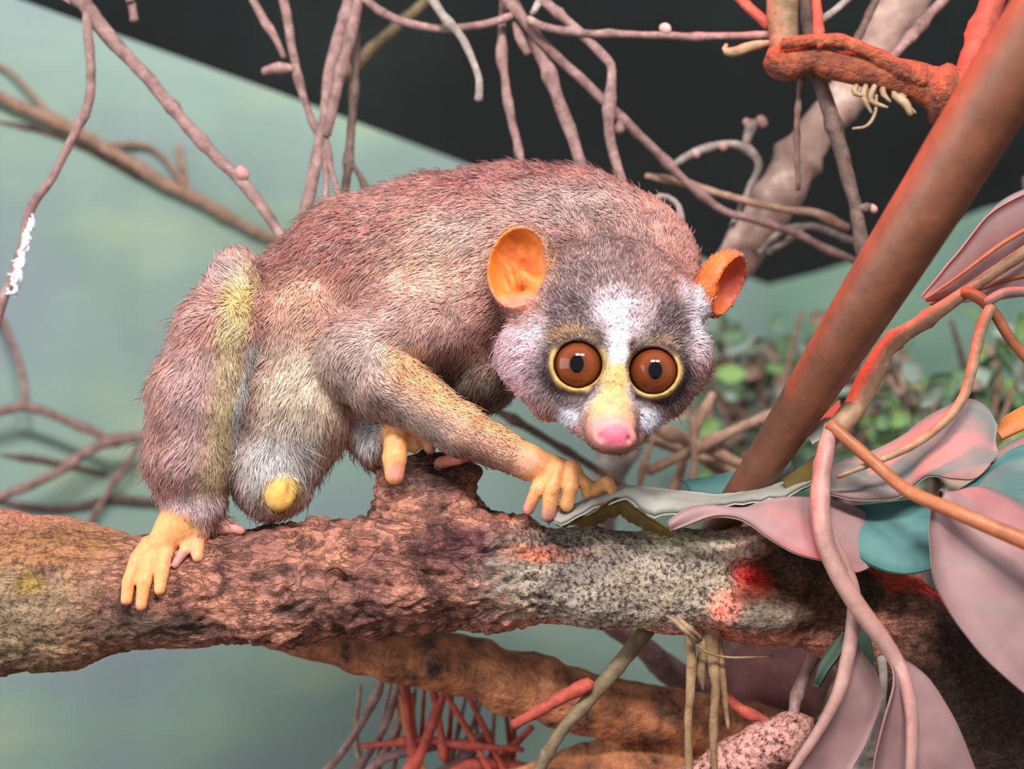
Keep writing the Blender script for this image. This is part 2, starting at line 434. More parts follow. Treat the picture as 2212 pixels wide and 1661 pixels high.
Cb = paint(V, (216, 150, 128), [
    (PX(-20, 1330, -120), (330, 300, 220), (176, 156, 126), 0.8), (PX(100, 1180, -60), (200, 150, 60), (190, 138, 98), 0.6),
    (PX(60, 1260, -150), (40, 60, 30), (188, 156, 70), 0.7, 0.8), (PX(80, 1450, -60), (70, 60, 24), (150, 128, 60), 0.7, 0.8),
    (PX(720, 1300, -110), (150, 80, 80), (158, 112, 102), 0.7), (PX(300, 1350, -110), (220, 90, 50), (140, 112, 96), 0.7),
    (PX(930, 1020, -50), (130, 100, 60), (146, 108, 98), 0.6), (PX(990, 1178, -130), (130, 60, 56), (158, 104, 98), 0.5),
    (PX(1330, 1240, -60), (330, 220, 150), (172, 164, 154), 0.35), (PX(1180, 1195, -110), (110, 60, 26), (208, 140, 118), 0.6),
    (PX(1480, 1170, -60), (160, 120, 50), (212, 204, 192), 0.7), (PX(1640, 1330, -110), (120, 90, 40), (158, 144, 134), 0.6),
    (PX(1770, 1250, -60), (175, 240, 130), (84, 54, 36), 0.3), (PX(1640, 1290, -100), (70, 90, 34), (90, 60, 44), 0.5), (PX(1900, 1250, 0), (130, 200, 70), (70, 60, 28), 0.6),  # dark brown here paints the shade under the leaves together with moss
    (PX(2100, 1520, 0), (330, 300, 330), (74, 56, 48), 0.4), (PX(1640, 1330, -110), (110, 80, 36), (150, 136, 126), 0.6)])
mv = sstep(0.05, 0.55, fbm(V / 75, 3, 91))[:, None] * 0.6; tn = sstep(0.1, 0.6, fbm(V / 60, 3, 95))[:, None] * 0.55
Cb = Cb * (1 - mv) + Cb * np.array([0.42, 0.40, 0.50]) * mv; Cb = Cb * (1 - tn) + Cb * np.array([1.12, 1.08, 0.92]) * tn
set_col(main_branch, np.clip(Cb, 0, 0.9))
lm = sstep(60, 150, U - 1000 + 30 * fbm(V / 60, 2, 8)) * (1 - 0.5 * sstep(1560, 1640, U)); lm = np.maximum(lm, 0.55 * (1 - sstep(120, 330, U)))
a = main_branch.data.attributes.new('Lichen', 'FLOAT', 'POINT'); a.data.foreach_set('value', lm.astype(np.float32))
tag(main_branch, 'thick gnarled branch with burls and grey speckled lichen that the animal grips', 'branch')

# ------------------------------------------------------------------ the slender loris
LO = Field((-900, -420, -520), (640, 330, 560), 5.0)
sq = (110, 0.72)
LO.chain([(665, 652, 90, 132), (780, 604, 105, 172), (940, 584, 110, 196), (1100, 569, 110, 203), (1230, 570, 100, 197), (1330, 594, 80, 180)], 30, squash=sq)
LO.chain([(1010, 740, 90, 110), (1040, 810, 70, 78)], 50)                              # chest
LO.chain([(650, 720, 40, 120), (645, 880, 20, 118), (590, 1010, -5, 84), (585, 1045, -15, 66)], 40)   # flank and belly
LO.ell(PX(606, 1060, -78), (36, 28, 46), 14, Matrix.Rotation(0.25, 3, 'Y'))
LO.ell(PX(622, 1062, -107), (5, 12, 30), 6, Matrix.Rotation(0.2, 3, 'Y'), sub=True)
# far hind leg
LO.chain([(720, 840, 90, 90), (790, 915, 40, 52), (815, 975, 20, 34)], 26)
# near hind leg
LO.chain([(512, 590, -30, 47), (474, 715, -45, 86), (432, 860, -50, 99), (414, 990, -45, 90), (418, 1080, -45, 62), (410, 1118, -55, 52)], 18)
LO.chain([(512, 600, -25, 46), (560, 700, 10, 60), (630, 800, 50, 100)], 12)
# near arm
LO.chain([(1010, 670, 30, 85), (890, 712, -18, 80), (772, 770, -56, 76)], 60)
LO.chain([(770, 775, -58, 80), (828, 820, -78, 75), (991, 929, -98, 51), (1142, 998, -88, 36), (1196, 1018, -74, 31)], 16)
# head
hr = Matrix.Rotation(math.radians(4), 3, 'Y')
LO.ell(PX(1312, 690, -40), (200, 185, 172), 40, hr)
LO.ell(PX(1306, 768, -92), (214, 135, 128), 30, hr)
LO.chain([(1146, 770, -110, 66), (1192, 856, -120, 48)], 30); LO.chain([(1474, 770, -120, 58), (1436, 858, -130, 44)], 30)
LO.chain([(1330, 640, -180, 60), (1328, 760, -205, 34), (1320, 835, -232, 44), (1318, 905, -282, 53), (1320, 925, -292, 50)], 24)   # brow ridge to muzzle
LO.chain([(1238, 876, -176, 38), (1302, 938, -236, 36)], 30); LO.chain([(1398, 886, -176, 38), (1345, 942, -236, 36)], 30)
LO.ell(PX(1328, 944, -328), (42, 22, 26), 12, hr)
for nu_, nv_ in ((1298, 944), (1358, 949)): LO.ell(PX(nu_, nv_, -346), (5, 12, 9), 6, sub=True)
LO.chain([(1325, 935, -356, 3), (1324, 968, -345, 3)], 4, sub=True)
EYES = [(1249, 787, -186, 1.0, (-0.10, 0.0)), (1411, 801, -186, 1.0, (0.16, 0.0))]
for (eu, ev, ed, es, g) in EYES:
    LO.ell(PX(eu, ev, ed - 8), (65, 58, 61), 16)
    LO.ell(PX(eu, ev, ed - 62), (54, 60, 51), 6, sub=True)
    LO.ell(PX(eu, ev, ed), (57, 57, 57), 4, sub=True)
# ears: cupped shells
def ear(c, rad, rot, wall, bowl, k=10):
    LO.ell(PX(*c), rad, k, rot)
    off = np.array(rot @ Vector((0, -bowl, 0)))
    LO.ell(PX(*c) + off, (rad[0] - wall, rad[1], rad[2] - wall), 7, rot, sub=True)
er = Matrix.Rotation(math.radians(8), 3, 'Y') @ Matrix.Rotation(math.radians(-18), 3, 'Z')
ear((1124, 580, -120), (70, 58, 90), er, 9, 26)
LO.chain([(1160, 620, -118, 26), (1136, 602, -124, 13), (1128, 588, -128, 8)], 10)
LO.chain([(1090, 640, -112, 10), (1130, 655, -118, 22), (1165, 660, -120, 26)], 12)
LO.chain([(1085, 560, -92, 6), (1100, 585, -90, 8), (1112, 620, -96, 9)], 8); LO.chain([(1118, 530, -88, 6), (1128, 556, -88, 8)], 8)
el = Matrix.Rotation(math.radians(28), 3, 'Y') @ Matrix.Rotation(math.radians(58), 3, 'Z')
ear((1560, 612, -60), (66, 50, 74), el, 9, 24)
LO.chain([(1500, 660, -90, 34), (1528, 625, -90, 22), (1540, 575, -84, 12)], 12)
# hand on the stub and leaf
LO.chain([(1190, 1014, -76, 31), (1236, 1022, -84, 24)], 12)
HAND = [[(1190, 1012, -90, 19), (1160, 1058, -104, 15), (1141, 1100, -92, 13)],
        [(1206, 1012, -102, 19), (1192, 1055, -122, 17), (1184, 1113, -116, 16)],
        [(1236, 1010, -98, 19), (1232, 1052, -118, 17), (1224, 1090, -114, 16)],
        [(1244, 1022, -92, 16), (1264, 1046, -104, 12), (1267, 1066, -100, 11)],
        [(1240, 1028, -82, 17), (1284, 1058, -94, 14), (1312, 1042, -92, 14), (1322, 1058, -92, 12)]]
for f_ in HAND: LO.chain(f_, 5)
# near foot, toes laid over the branch
def onb(u, v, r): return BR.hit(u, v, -300, 200, -20) - r * 0.75 - 6
LO.chain([(410, 1112, -58, 48), (380, 1140, -66, 42), (350, 1172, onb(350, 1176, 30), 32)], 14)
LO.chain([(410, 1118, -60, 44), (425, 1150, -70, 28)], 14)
LO.chain([(430, 1120, -50, 36), (478, 1136, -30, 16), (520, 1146, -22, 11)], 12)
TOES = [[(322, 1176, 0, 20), (296, 1205, 0, 18), (278, 1257, 0, 17), (273, 1296, 0, 15)],
        [(340, 1180, 0, 20), (324, 1205, 0, 19), (312, 1257, 0, 18), (305, 1308, 0, 15)],
        [(368, 1172, 0, 20), (357, 1195, 0, 19), (349, 1237, 0, 18), (345, 1274, 0, 15)],
        [(410, 1165, 0, 17), (398, 1190, 0, 14), (378, 1220, 0, 11)],
        [(424, 1150, 0, 20), (424, 1180, 0, 17), (427, 1203, 0, 15)]]
for f_ in TOES: LO.chain([(u, v, onb(u, v, r), r - (0 if v < 1185 else 2.5)) for u, v, _, r in f_], 3)
# far foot gripping the stub
FAR = [[(866, 925, -60, 24), (856, 955, -70, 26), (852, 990, -78, 26), (852, 1026, -84, 21)],
       [(874, 930, -50, 24), (893, 962, -56, 17)], [(884, 926, -44, 22), (912, 946, -44, 16), (929, 968, -46, 13)],
       [(950, 1000, -36, 13), (990, 990, -30, 13), (1015, 985, -10, 10)]]
LO.chain([(812, 960, 0, 34), (862, 930, -40, 30), (890, 935, -30, 22)], 14)
for f_ in FAR: LO.chain(f_, 6)
BV, BF = LO.mesh(); BN = LO.grad(BV)
def sp(u, v, off=0):            # point on the animal seen through a pixel
    return PX(u, v, LO.hit(u, v) + off)
ORANGE = (238, 170, 108); YEL = (208, 172, 102); PINK = (232, 140, 150)
body_marks = [
    (PX(1100, 400, 80), (420, 260, 110), (146, 82, 74), 0.8), (PX(700, 520, 60), (260, 260, 120), (152, 86, 76), 0.8),
    (sp(930, 560), (150, 120, 110), (222, 170, 144), 0.9), (sp(650, 640), (90, 100, 120), (210, 146, 118), 0.9),
    (sp(1230, 440), (190, 160, 70), (164, 136, 128), 0.8, 0.7), (sp(1330, 520), (200, 150, 110), (120, 88, 82), 0.9),
    (sp(990, 500), (110, 120, 60), (190, 164, 154), 0.8, 0.5), (sp(800, 520), (160, 110, 60), (160, 104, 94), 0.7, 0.6),
    (sp(650, 860), (130, 200, 170), (226, 196, 168), 0.8), (sp(600, 1000), (120, 160, 110), (226, 216, 210), 0.8),
    (sp(1030, 840), (110, 120, 90), (122, 96, 80), 0.7), (sp(900, 700), (150, 120, 70), (186, 138, 126), 0.8),
    # near leg
    ((PX(470, 570, -60), PX(380, 1060, -90)), 105, (190, 132, 120), 0.6), ((PX(420, 800, -140), PX(410, 1000, -140)), 55, (214, 176, 174), 0.9, 0.6),
    ((sp(532, 600), sp(505, 710)), 38, (226, 188, 112), 0.7), ((sp(508, 710), sp(488, 880)), 46, (224, 196, 148), 0.9, 0.8), ((sp(486, 880), sp(455, 1060)), 46, (222, 192, 140), 0.9, 0.8),
    ((sp(548, 745), sp(512, 880)), 22, (232, 226, 216), 0.7), ((sp(512, 880), sp(492, 1060)), 20, (232, 226, 216), 0.7),
    (sp(420, 1090), (90, 90, 34), (226, 190, 190), 0.7), (sp(505, 590), (60, 60, 46), (186, 150, 146), 0.8, 0.7),
    # near arm
    ((PX(770, 775, -120), PX(960, 905, -130)), 95, (190, 158, 146), 0.7), ((PX(880, 800, -120), PX(1180, 985, -110)), 66, (232, 166, 110), 0.8),
    ((PX(990, 940, -140), PX(1150, 1010, -120)), 40, (222, 166, 140), 0.8, 0.7),
    (sp(800, 930), (52, 80, 60), (216, 208, 204), 0.6),
    # head
    (sp(1310, 580), (235, 150, 130), (106, 78, 76), 0.9), (sp(1310, 775), (245, 170, 140), (232, 206, 214), 0.4),
    (sp(1095, 790), (90, 120, 100), (240, 186, 196), 0.7), (sp(1500, 690), (60, 100, 90), (236, 218, 230), 0.6),
    ((sp(1228, 668), sp(1236, 720)), 66, (92, 68, 68), 0.6), ((sp(1450, 690), sp(1430, 740)), 62, (92, 68, 70), 0.6),
    (PX(1240, 796, -215), (94, 130, 104), (84, 64, 64), 0.4), (PX(1426, 812, -215), (92, 130, 100), (82, 62, 66), 0.4),
    (sp(1232, 728), (62, 80, 26), (164, 120, 74), 0.8, 0.8), (sp(1415, 745), (60, 80, 24), (150, 120, 80), 0.8, 0.7),
    (sp(1224, 902), (40, 70, 22), (226, 220, 230), 0.6), (sp(1400, 908), (38, 70, 28), (226, 222, 236), 0.6),
    (sp(1340, 668), (35, 70, 42), (240, 218, 228), 0.9, 0.9), ((sp(1342, 690), sp(1337, 775)), 21, (240, 228, 232), 0.7),
    ((sp(1332, 806), sp(1322, 870)), 38, YEL, 0.6), (sp(1318, 890), (66, 80, 50), (224, 178, 124), 0.6),
    (sp(1316, 930), (64, 80, 40), (236, 158, 150), 0.6), (PX(1328, 940, -350), (38, 40, 25), (214, 104, 128), 0.5),
    (PX(1247, 790, -235), (63, 50, 60), (196, 166, 98), 0.15), (PX(1413, 804, -235), (62, 50, 60), (196, 166, 98), 0.15),
    ((PX(1205, 738, -230), PX(1290, 738, -230)), 22, (84, 60, 46), 0.6), ((PX(1370, 752, -230), PX(1450, 752, -230)), 22, (84, 60, 48), 0.6),
    (PX(1122, 578, -108), (76, 80, 94), (222, 128, 46), 0.2), (PX(1100, 545, -90), (44, 50, 44), (190, 96, 46), 0.9, 0.7), (PX(1140, 575, -100), (24, 50, 30), (206, 92, 20), 0.9), (PX(1130, 656, -130), (60, 50, 26), (222, 134, 108), 0.7),
    (PX(1188, 570, -120), (24, 60, 84), (196, 140, 104), 0.6, 0.8),
    (PX(1562, 612, -70), (74, 90, 84), (226, 108, 44), 0.25), (PX(1592, 610, -40), (34, 60, 50), (206, 96, 74), 0.5),
    # bare hands and feet
    (PX(1230, 1050, -100), (112, 90, 62), ORANGE, 0.3), (PX(1150, 1100, -100), (24, 40, 24), (232, 150, 124), 0.6, 0.7),
    ((PX(372, 1160, -90), PX(300, 1290, -130)), 72, ORANGE, 0.35), (PX(420, 1190, -100), (50, 60, 40), (236, 168, 120), 0.5), (PX(500, 1142, -30), (50, 50, 16), (224, 160, 150), 0.5),
    (PX(388, 1212, -120), (28, 40, 22), (206, 142, 140), 0.6), (PX(290, 1308, -130), (60, 50, 18), (236, 160, 124), 0.7),
    ((PX(864, 920, -60), PX(852, 1030, -84)), 46, ORANGE, 0.3), (PX(856, 1018, -100), (20, 40, 22), (232, 146, 132), 0.6), (PX(912, 950, -45), (36, 50, 34), (238, 186, 136), 0.4),
    (PX(985, 992, -30), (48, 40, 22), (236, 150, 130), 0.4),
    (PX(606, 1064, -90), (42, 44, 50), (236, 190, 98), 0.35), (PX(622, 1062, -107), (6, 14, 28), (176, 120, 54), 0.5)]
BASEC = (184, 128, 114)
BC = paint(BV, BASEC, body_marks)
# where bare skin shows: 0 bare .. 1 furred
bare = [((PX(1180, 1000, -90), PX(1300, 1060, -96)), 70, 0.4), ((PX(1140, 1090, -95), PX(1230, 1080, -115)), 40, 0.4), ((PX(365, 1165, -80), PX(300, 1300, -130)), 78, 0.3), (PX(425, 1190, -90), (50, 60, 46), 0.4),
        ((PX(866, 920, -60), PX(852, 1035, -84)), 42, 0.3), (PX(915, 950, -45), (40, 60, 36), 0.3), (PX(985, 992, -30), (50, 50, 24), 0.3), (PX(500, 1142, -28), (46, 40, 18), 0.3),
        (PX(606, 1064, -92), (38, 40, 46), 0.4), (PX(1120, 580, -118), (76, 74, 92), 0.12), (PX(1566, 612, -66), (70, 80, 78), 0.3),
        (PX(1247, 794, -225), (63, 60, 58), 0.15), (PX(1413, 808, -225), (63, 60, 58), 0.15), (PX(1322, 935, -320), (58, 80, 46), 0.5)]
def fur_amount(P):
    m = np.ones(len(P))
    for c, r, soft in bare:
        if isinstance(c, tuple):
            A, B = c; ab = B - A; t = np.clip((P - A) @ ab / (ab @ ab), 0, 1)[:, None]; D = np.linalg.norm(P - A - t * ab, axis=1) / r
        else: D = np.linalg.norm((P - c) / np.asarray(r, float), axis=1)
        m = np.minimum(m, sstep(1 - soft, 1 + soft, D))
    return m
t = NT('loris_skin'); n = t.noise(700, 4, 0.6)
t.base(t.mix(0.5, t.attr('Col'), t.ramp(n, [(0.3, (190, 176, 170)), (0.65, (255, 250, 246))]), 'MULTIPLY')); t.set(Roughness=0.55)
t.b.inputs['Subsurface Weight'].default_value = 0.25; t.b.inputs['Subsurface Radius'].default_value = (0.0016, 0.0007, 0.0004); t.b.inputs['Subsurface Scale'].default_value = 1.0
t.bump(t.noise(900, 4), 0.25, 0.0003); M['skin'] = t.m
loris = thing('slender_loris', 'slender loris with huge brown eyes and pinkish grey fur crouching on the gnarled branch', 'loris')
body = fast_mesh('body', BV, BF, M['skin'], loris); set_col(body, BC)

# fur: combed strands
TRI = np.vstack([BF[:, [0, 1, 2]], BF[:, [0, 2, 3]]])
A_, B_, C_ = BV[TRI[:, 0]], BV[TRI[:, 1]], BV[TRI[:, 2]]
area = np.linalg.norm(np.cross(B_ - A_, C_ - A_), axis=1)
NH = 300000
ti = rng.choice(len(TRI), NH, p=area / area.sum())
r1 = np.sqrt(rng.random(NH))[:, None]; r2 = rng.random(NH)[:, None]
Rt = (1 - r1) * A_[ti] + r1 * (1 - r2) * B_[ti] + r1 * r2 * C_[ti]
fa = fur_amount(Rt); keep = rng.random(NH) < fa; Rt = Rt[keep]; fa = fa[keep]; ti = ti[keep]; NH = len(Rt)
Nn = LO.grad(Rt)
FLOW = [((1300, 420), (-1, 0.15), 24), ((1100, 400), (-1, 0.2), 26), ((900, 420), (-1, 0.4), 26), ((700, 520), (-0.8, 0.8), 28), ((600, 640), (-0.4, 1), 30),
        ((900, 580), (-1, 0.5), 28), ((1050, 620), (-0.9, 0.5), 26), ((1000, 760), (-0.3, 1), 30), ((1040, 840), (0.1, 1), 28), ((720, 700), (-0.5, 1), 30), ((650, 850), (-0.2, 1), 36), ((600, 1000), (0.0, 1), 38), ((700, 950), (0.2, 1), 36),
        ((500, 580), (-0.4, -0.7), 22), ((430, 700), (-0.5, 0.9), 30), ((380, 850), (-0.6, 0.9), 32), ((470, 850), (-0.2, 1), 24), ((360, 1000), (-0.5, 1), 34), ((430, 1060), (-0.1, 1), 22), ((550, 800), (0, 1), 26),
        ((860, 700), (-1, 0.5), 22), ((740, 770), (-0.3, 0.8), 20), ((860, 850), (0.8, 0.6), 12), ((930, 890), (0.85, 0.55), 10), ((1000, 930), (0.9, 0.5), 8), ((1140, 990), (0.9, 0.4), 6), ((800, 930), (0.2, 1), 30),
        ((1330, 560), (0.1, -1), 18), ((1330, 640), (0, -1), 15), ((1200, 620), (-0.6, -0.8), 16), ((1450, 620), (0.6, -0.8), 16), ((1110, 740), (-1, 0.1), 24), ((1100, 830), (-0.8, 0.7), 24), ((1180, 890), (-0.4, 0.9), 18),
        ((1180, 740), (-0.9, -0.4), 14), ((1250, 700), (-0.3, -1), 13), ((1420, 710), (0.4, -1), 13), ((1500, 700), (1, -0.4), 18), ((1520, 800), (1, 0.4), 20), ((1450, 880), (0.7, 0.8), 18), ((1390, 900), (0.6, 0.9), 16), ((1230, 885), (-0.7, 0.8), 16),
        ((1240, 855), (-0.2, 1), 11), ((1420, 865), (0.3, 1), 11), ((1325, 870), (0.05, -1), 5), ((1318, 910), (0.0, -1), 4), ((1335, 770), (0.0, -1), 7)]
fp = np.array([[q[0][0] - CX, CY - q[0][1]] for q in FLOW]); fd = np.array([[q[1][0], -q[1][1], q[2]] for q in FLOW], float)
kq = 1 + Rt[:, 1] / FPX; q2 = Rt[:, [0, 2]] / kq[:, None]
wt = 1 / (((q2[:, None, :] - fp[None]) ** 2).sum(2) + 500) ** 1.6; wt /= wt.sum(1)[:, None]
fl = wt @ fd
Dr = np.stack([fl[:, 0], 0.15 * np.ones(NH), fl[:, 1]], 1); Dr += 0.55 * np.stack([fbm(Rt / 40, 2, 51), fbm(Rt / 40, 2, 52), fbm(Rt / 40, 2, 53)], 1)
Dr -= Nn * (Dr * Nn).sum(1)[:, None]; Dr /= np.linalg.norm(Dr, axis=1)[:, None] + 1e-6
Dr += rng.normal(0, 0.15, Dr.shape)
Ln = 0.72 * fl[:, 2] * (0.6 + 0.7 * rng.random(NH)) * (0.35 + 0.65 * fa)
Ln = np.where(rng.random(NH) < 0.012, Ln * 2.0, Ln)
lift = np.clip(0.30 + 0.25 * rng.random(NH), 0, 1)[:, None]
stray = (rng.random(NH) < 0.02)[:, None]; lift = np.where(stray, 1.3, lift)
P0 = Rt - Nn * 2; P1 = Rt + (Dr * 0.45 + Nn * lift * 0.55) * Ln[:, None]; P2 = Rt + (Dr * 1.0 + Nn * lift * 0.62) * Ln[:, None]
pts = np.stack([P0, P1, P2], 1)
HC = paint(Rt, BASEC, body_marks)
var = (1 + 0.22 * rng.normal(size=NH))[:, None]; clump = (1 + 0.42 * fbm(Rt / np.array([26., 26., 14.]), 3, 61))[:, None]
HC = np.clip(HC * np.clip(var, 0.5, 1.6) * np.clip(clump, 0.5, 1.5), 0, 0.95)
HC = HC ** 0.88 * 1.18
light = (rng.random(NH) < 0.22)[:, None]; HC = np.where(light, HC * 0.7 + 0.24, HC)
cu = bpy.data.hair_curves.new('fur'); cu.add_curves([3] * NH)
cu.attributes['position'].data.foreach_set('vector', toW(pts).astype(np.float32).ravel())
ra = cu.attributes.get('radius') or cu.attributes.new('radius', 'FLOAT', 'POINT')
ra.data.foreach_set('value', (np.tile([0.9, 0.75, 0.2], NH) * S).astype(np.float32))
ca = cu.attributes.new('fur_colour', 'FLOAT_COLOR', 'CURVE'); ca.data.foreach_set('color', np.hstack([HC, np.ones((NH, 1))]).astype(np.float32).ravel())
HN = Nn + Dr * 0.25; HN /= np.linalg.norm(HN, axis=1)[:, None]
na = cu.attributes.new('skin_normal', 'FLOAT_VECTOR', 'CURVE'); na.data.foreach_set('vector', HN.astype(np.float32).ravel())
t = NT('loris_fur'); t.l.new(t.attr('fur_colour'), t.b.inputs['Base Color']); t.l.new(t.attr('skin_normal', 'Vector'), t.b.inputs['Normal']); t.set(Roughness=0.6)
t.b.inputs['Specular IOR Level'].default_value = 0.3
cu.materials.append(t.m); fur = bpy.data.objects.new('fur', cu); COL.objects.link(fur); fur.parent = loris; fur['kind'] = 'stuff'

# eyes
t = NT('loris_eye'); tc = t.node('ShaderNodeTexCoord'); sx = t.node('ShaderNodeSeparateXYZ'); t.l.new(tc.outputs['Object'], sx.inputs[0])
ex = t.math('MULTIPLY', sx.outputs[0], 1 / S); ez = t.math('MULTIPLY', sx.outputs[2], 1 / S)
rr_ = t.math('SQRT', t.math('ADD', t.math('POWER', ex, 2.0), t.math('POWER', ez, 2.0)))
pp = t.math('SQRT', t.math('ADD', t.math('POWER', t.math('MULTIPLY', ex, 1 / 14.0), 2.0), t.math('POWER', t.math('MULTIPLY', ez, 1 / 18.0), 2.0)))
iris = t.ramp(t.math('MULTIPLY', rr_, 1 / 60.0), [(0.2, (96, 48, 28)), (0.5, (128, 64, 34)), (0.7, (104, 48, 20)), (0.79, (52, 24, 12)), (0.87, (16, 8, 6))])
iris = t.mix(t.math('MULTIPLY', t.noise(2500, 3), 0.25), iris, (90, 44, 24))
pm = t.node('ShaderNodeMapRange'); pm.inputs[1].default_value = 0.92; pm.inputs[2].default_value = 1.08; t.l.new(pp, pm.inputs[0])
t.base(t.mix(pm.outputs[0], (4, 4, 6), iris)); t.set(Roughness=0.35); t.b.inputs['Specular IOR Level'].default_value = 0.0; t.b.inputs['Coat Weight'].default_value = 0.7; t.b.inputs['Coat Roughness'].default_value = 0.02
M['eye'] = t.m
for (eu, ev, ed, es, g) in EYES:
    nu_, nv_ = 40, 24; R0 = 58 * S * kk(ed); Vv = []; Ff = []
    for i in range(nv_ + 1):
        th = math.pi * i / nv_
        for j in range(nu_):
            ph = 2 * math.pi * j / nu_
            Vv.append((math.sin(th) * math.cos(ph) * R0, -math.cos(th) * R0, math.sin(th) * math.sin(ph) * R0))
    for i in range(nv_):
        for j in range(nu_): Ff.append((i * nu_ + j, i * nu_ + (j + 1) % nu_, (i + 1) * nu_ + (j + 1) % nu_, (i + 1) * nu_ + j))
    e = link_mesh('eye', Vv, Ff, M['eye'], loris); e.location = W(eu, ev, ed)
    tocam = cam.location - e.location
    yaw = math.atan2(tocam.x, -tocam.y) + g[0] * 0.5; pit = math.atan2(tocam.z, -tocam.y)
    e.rotation_euler = (-pit - 0.02, 0, yaw)
    e['label'] = 'glossy amber brown eye with small black pupil'

# ------------------------------------------------------------------ broad leaved plant beside the animal
def leaf_mat(name, a, b, vein, rough=0.4):
    t = NT(name); col = t.ramp(t.noise(60, 3, 0.5), [(0.35, a), (0.65, b)])
    col = t.mix(t.math('MULTIPLY', t.ramp(t.noise(30, 4, 0.6, (1, 1, 4)), [(0.55, (0, 0, 0)), (0.7, (255, 255, 255))]), 0.35), col, vein)
    t.base(col); t.set(Roughness=rough + 0.1); t.b.inputs['Specular IOR Level'].default_value = 0.3; t.bump(t.noise(300, 3), 0.15, 0.0003); return t.m
M['leaf_teal'] = leaf_mat('leaf_teal', (62, 104, 102), (90, 132, 128), (120, 140, 126), 0.5)
M['leaf_pink_lit'] = leaf_mat('leaf_pink_lit', (136, 104, 104), (162, 128, 126), (124, 132, 126), 0.5)  # teal leaf with the red lamp's light put into its colour
M['leaf_mixed_lit'] = leaf_mat('leaf_mixed_lit', (90, 116, 112), (160, 122, 120), (176, 132, 116), 0.5)  # teal leaf, red light painted over part of it
M['leaf_grey'] = leaf_mat('leaf_grey', (136, 142, 130), (176, 172, 164), (190, 160, 150))
M['leaf_olive'] = leaf_mat('leaf_olive_and_shade', (70, 56, 22), (104, 86, 38), (60, 46, 20), 0.7)
M['leaf_orange'] = leaf_mat('leaf_orange', (176, 100, 50), (206, 140, 70), (190, 90, 60))
M['leaf_dark'] = leaf_mat('leaf_dark_green', (40, 56, 46), (66, 84, 70), (60, 70, 50))
M['petiole_orange'] = wood('petiole_orange', (146, 82, 50), (176, 104, 64), (192, 126, 88), rough=0.5, scale=150, bumpd=0.0002)
M['petiole_pink'] = wood('petiole_pink', (146, 108, 100), (176, 134, 124), (194, 158, 146), rough=0.5, scale=150, bumpd=0.0002)
M['petiole_tan'] = wood('petiole_tan', (124, 92, 68), (164, 128, 98), (188, 158, 128), rough=0.6, scale=170, bumpd=0.0004)

def leaf_geo(A, B, bulge=12, thick=5, nl=36, nc=9, rag=0.0, seed=0):
    a = catmull(np.hstack([np.asarray(A, float), np.zeros((len(A), 1))]), nl)[:, :3]; b = catmull(np.hstack([np.asarray(B, float), np.zeros((len(B), 1))]), nl)[:, :3]
    if rag:
        b[:, 1] += rag * rng.normal(size=nl); a[:, 1] += 0.3 * rag * rng.normal(size=nl)
    G = np.zeros((nl, nc, 3))
    for i in range(nl):
        pa, pb = PX(*a[i]), PX(*b[i])
        for j in range(nc):
            t_ = j / (nc - 1); G[i, j] = pa * (1 - t_) + pb * t_
    du = np.gradient(G, axis=0); dv = np.gradient(G, axis=1); nn = np.cross(du, dv); nn /= np.linalg.norm(nn, axis=2)[..., None] + 1e-6
    fn = nn.mean((0, 1)); sgn = 1 if fn[1] < 0 else -1
    tt = np.linspace(0, 1, nc); prof = np.sin(math.pi * tt)
    wob = fbm(G.reshape(-1, 3) / 90 + seed, 2, seed + 70).reshape(nl, nc)
    G = G + nn * sgn * (bulge * prof[None, :] + 5 * wob)[..., None]
    up = G + nn * thick / 2; dn = G - nn * thick / 2
    V = np.vstack([up.reshape(-1, 3), dn.reshape(-1, 3)]); o = nl * nc; F = []
    for i in range(nl - 1):
        for j in range(nc - 1):
            q = (i * nc + j, i * nc + j + 1, (i + 1) * nc + j + 1, (i + 1) * nc + j); F.append(q); F.append(tuple(o + x for x in q[::-1]))
    rim = [i * nc for i in range(nl)] + [(nl - 1) * nc + j for j in range(1, nc)] + [i * nc + nc - 1 for i in range(nl - 2, -1, -1)] + [j for j in range(nc - 2, 0, -1)]
    for x, y in zip(rim, rim[1:] + rim[:1]): F.append((x, o + x, o + y, y))
    return toW(V), F
def leaf(A, B, mat, parent, rib=None, label=None, **kw):
    V, F = leaf_geo(A, B, **kw); o = link_mesh('leaf', V, F, M[mat], parent)
    if label: o['label'] = label
    if rib: tube('midrib', rib[1:], M[rib[0]], o, seg=8, lump=0.05)
    return o
plant = thing('broad_leaf_plant', 'broad leaved plant with pink and teal leaves drooping over the right of the branch', 'plant')
tube('stem', [(2300, 480, -20, 13), (2212, 545, -30, 13), (2090, 628, -45, 14), (2000, 692, -60, 17), (1925, 742, -75, 20), (1888, 802, -90, 27), (1850, 872, -105, 26), (1810, 925, -130, 24), (1786, 962, -150, 18)], M['petiole_tan'], plant, nodes=3, lump=0.08, wob=0.06)
tube('petiole', [(1792, 915, -165, 14), (1840, 958, -190, 14), (1900, 1010, -210, 14), (1965, 1062, -262, 15), (2080, 1112, -335, 17), (2212, 1168, -385, 19), (2300, 1200, -400, 20)], M['petiole_orange'], plant, lump=0.04, wob=0.04)
pet = tube('petiole', [(1795, 920, -150, 15), (1782, 985, -190, 19), (1772, 1070, -215, 21), (1778, 1150, -240, 21), (1805, 1230, -250, 20), (1855, 1312, -260, 20), (1905, 1380, -265, 19), (1942, 1440, -270, 17), (1966, 1520, -292, 15), (1970, 1610, -307, 13), (1964, 1720, -307, 11)], M['petiole_pink'], plant, lump=0.04, wob=0.04)
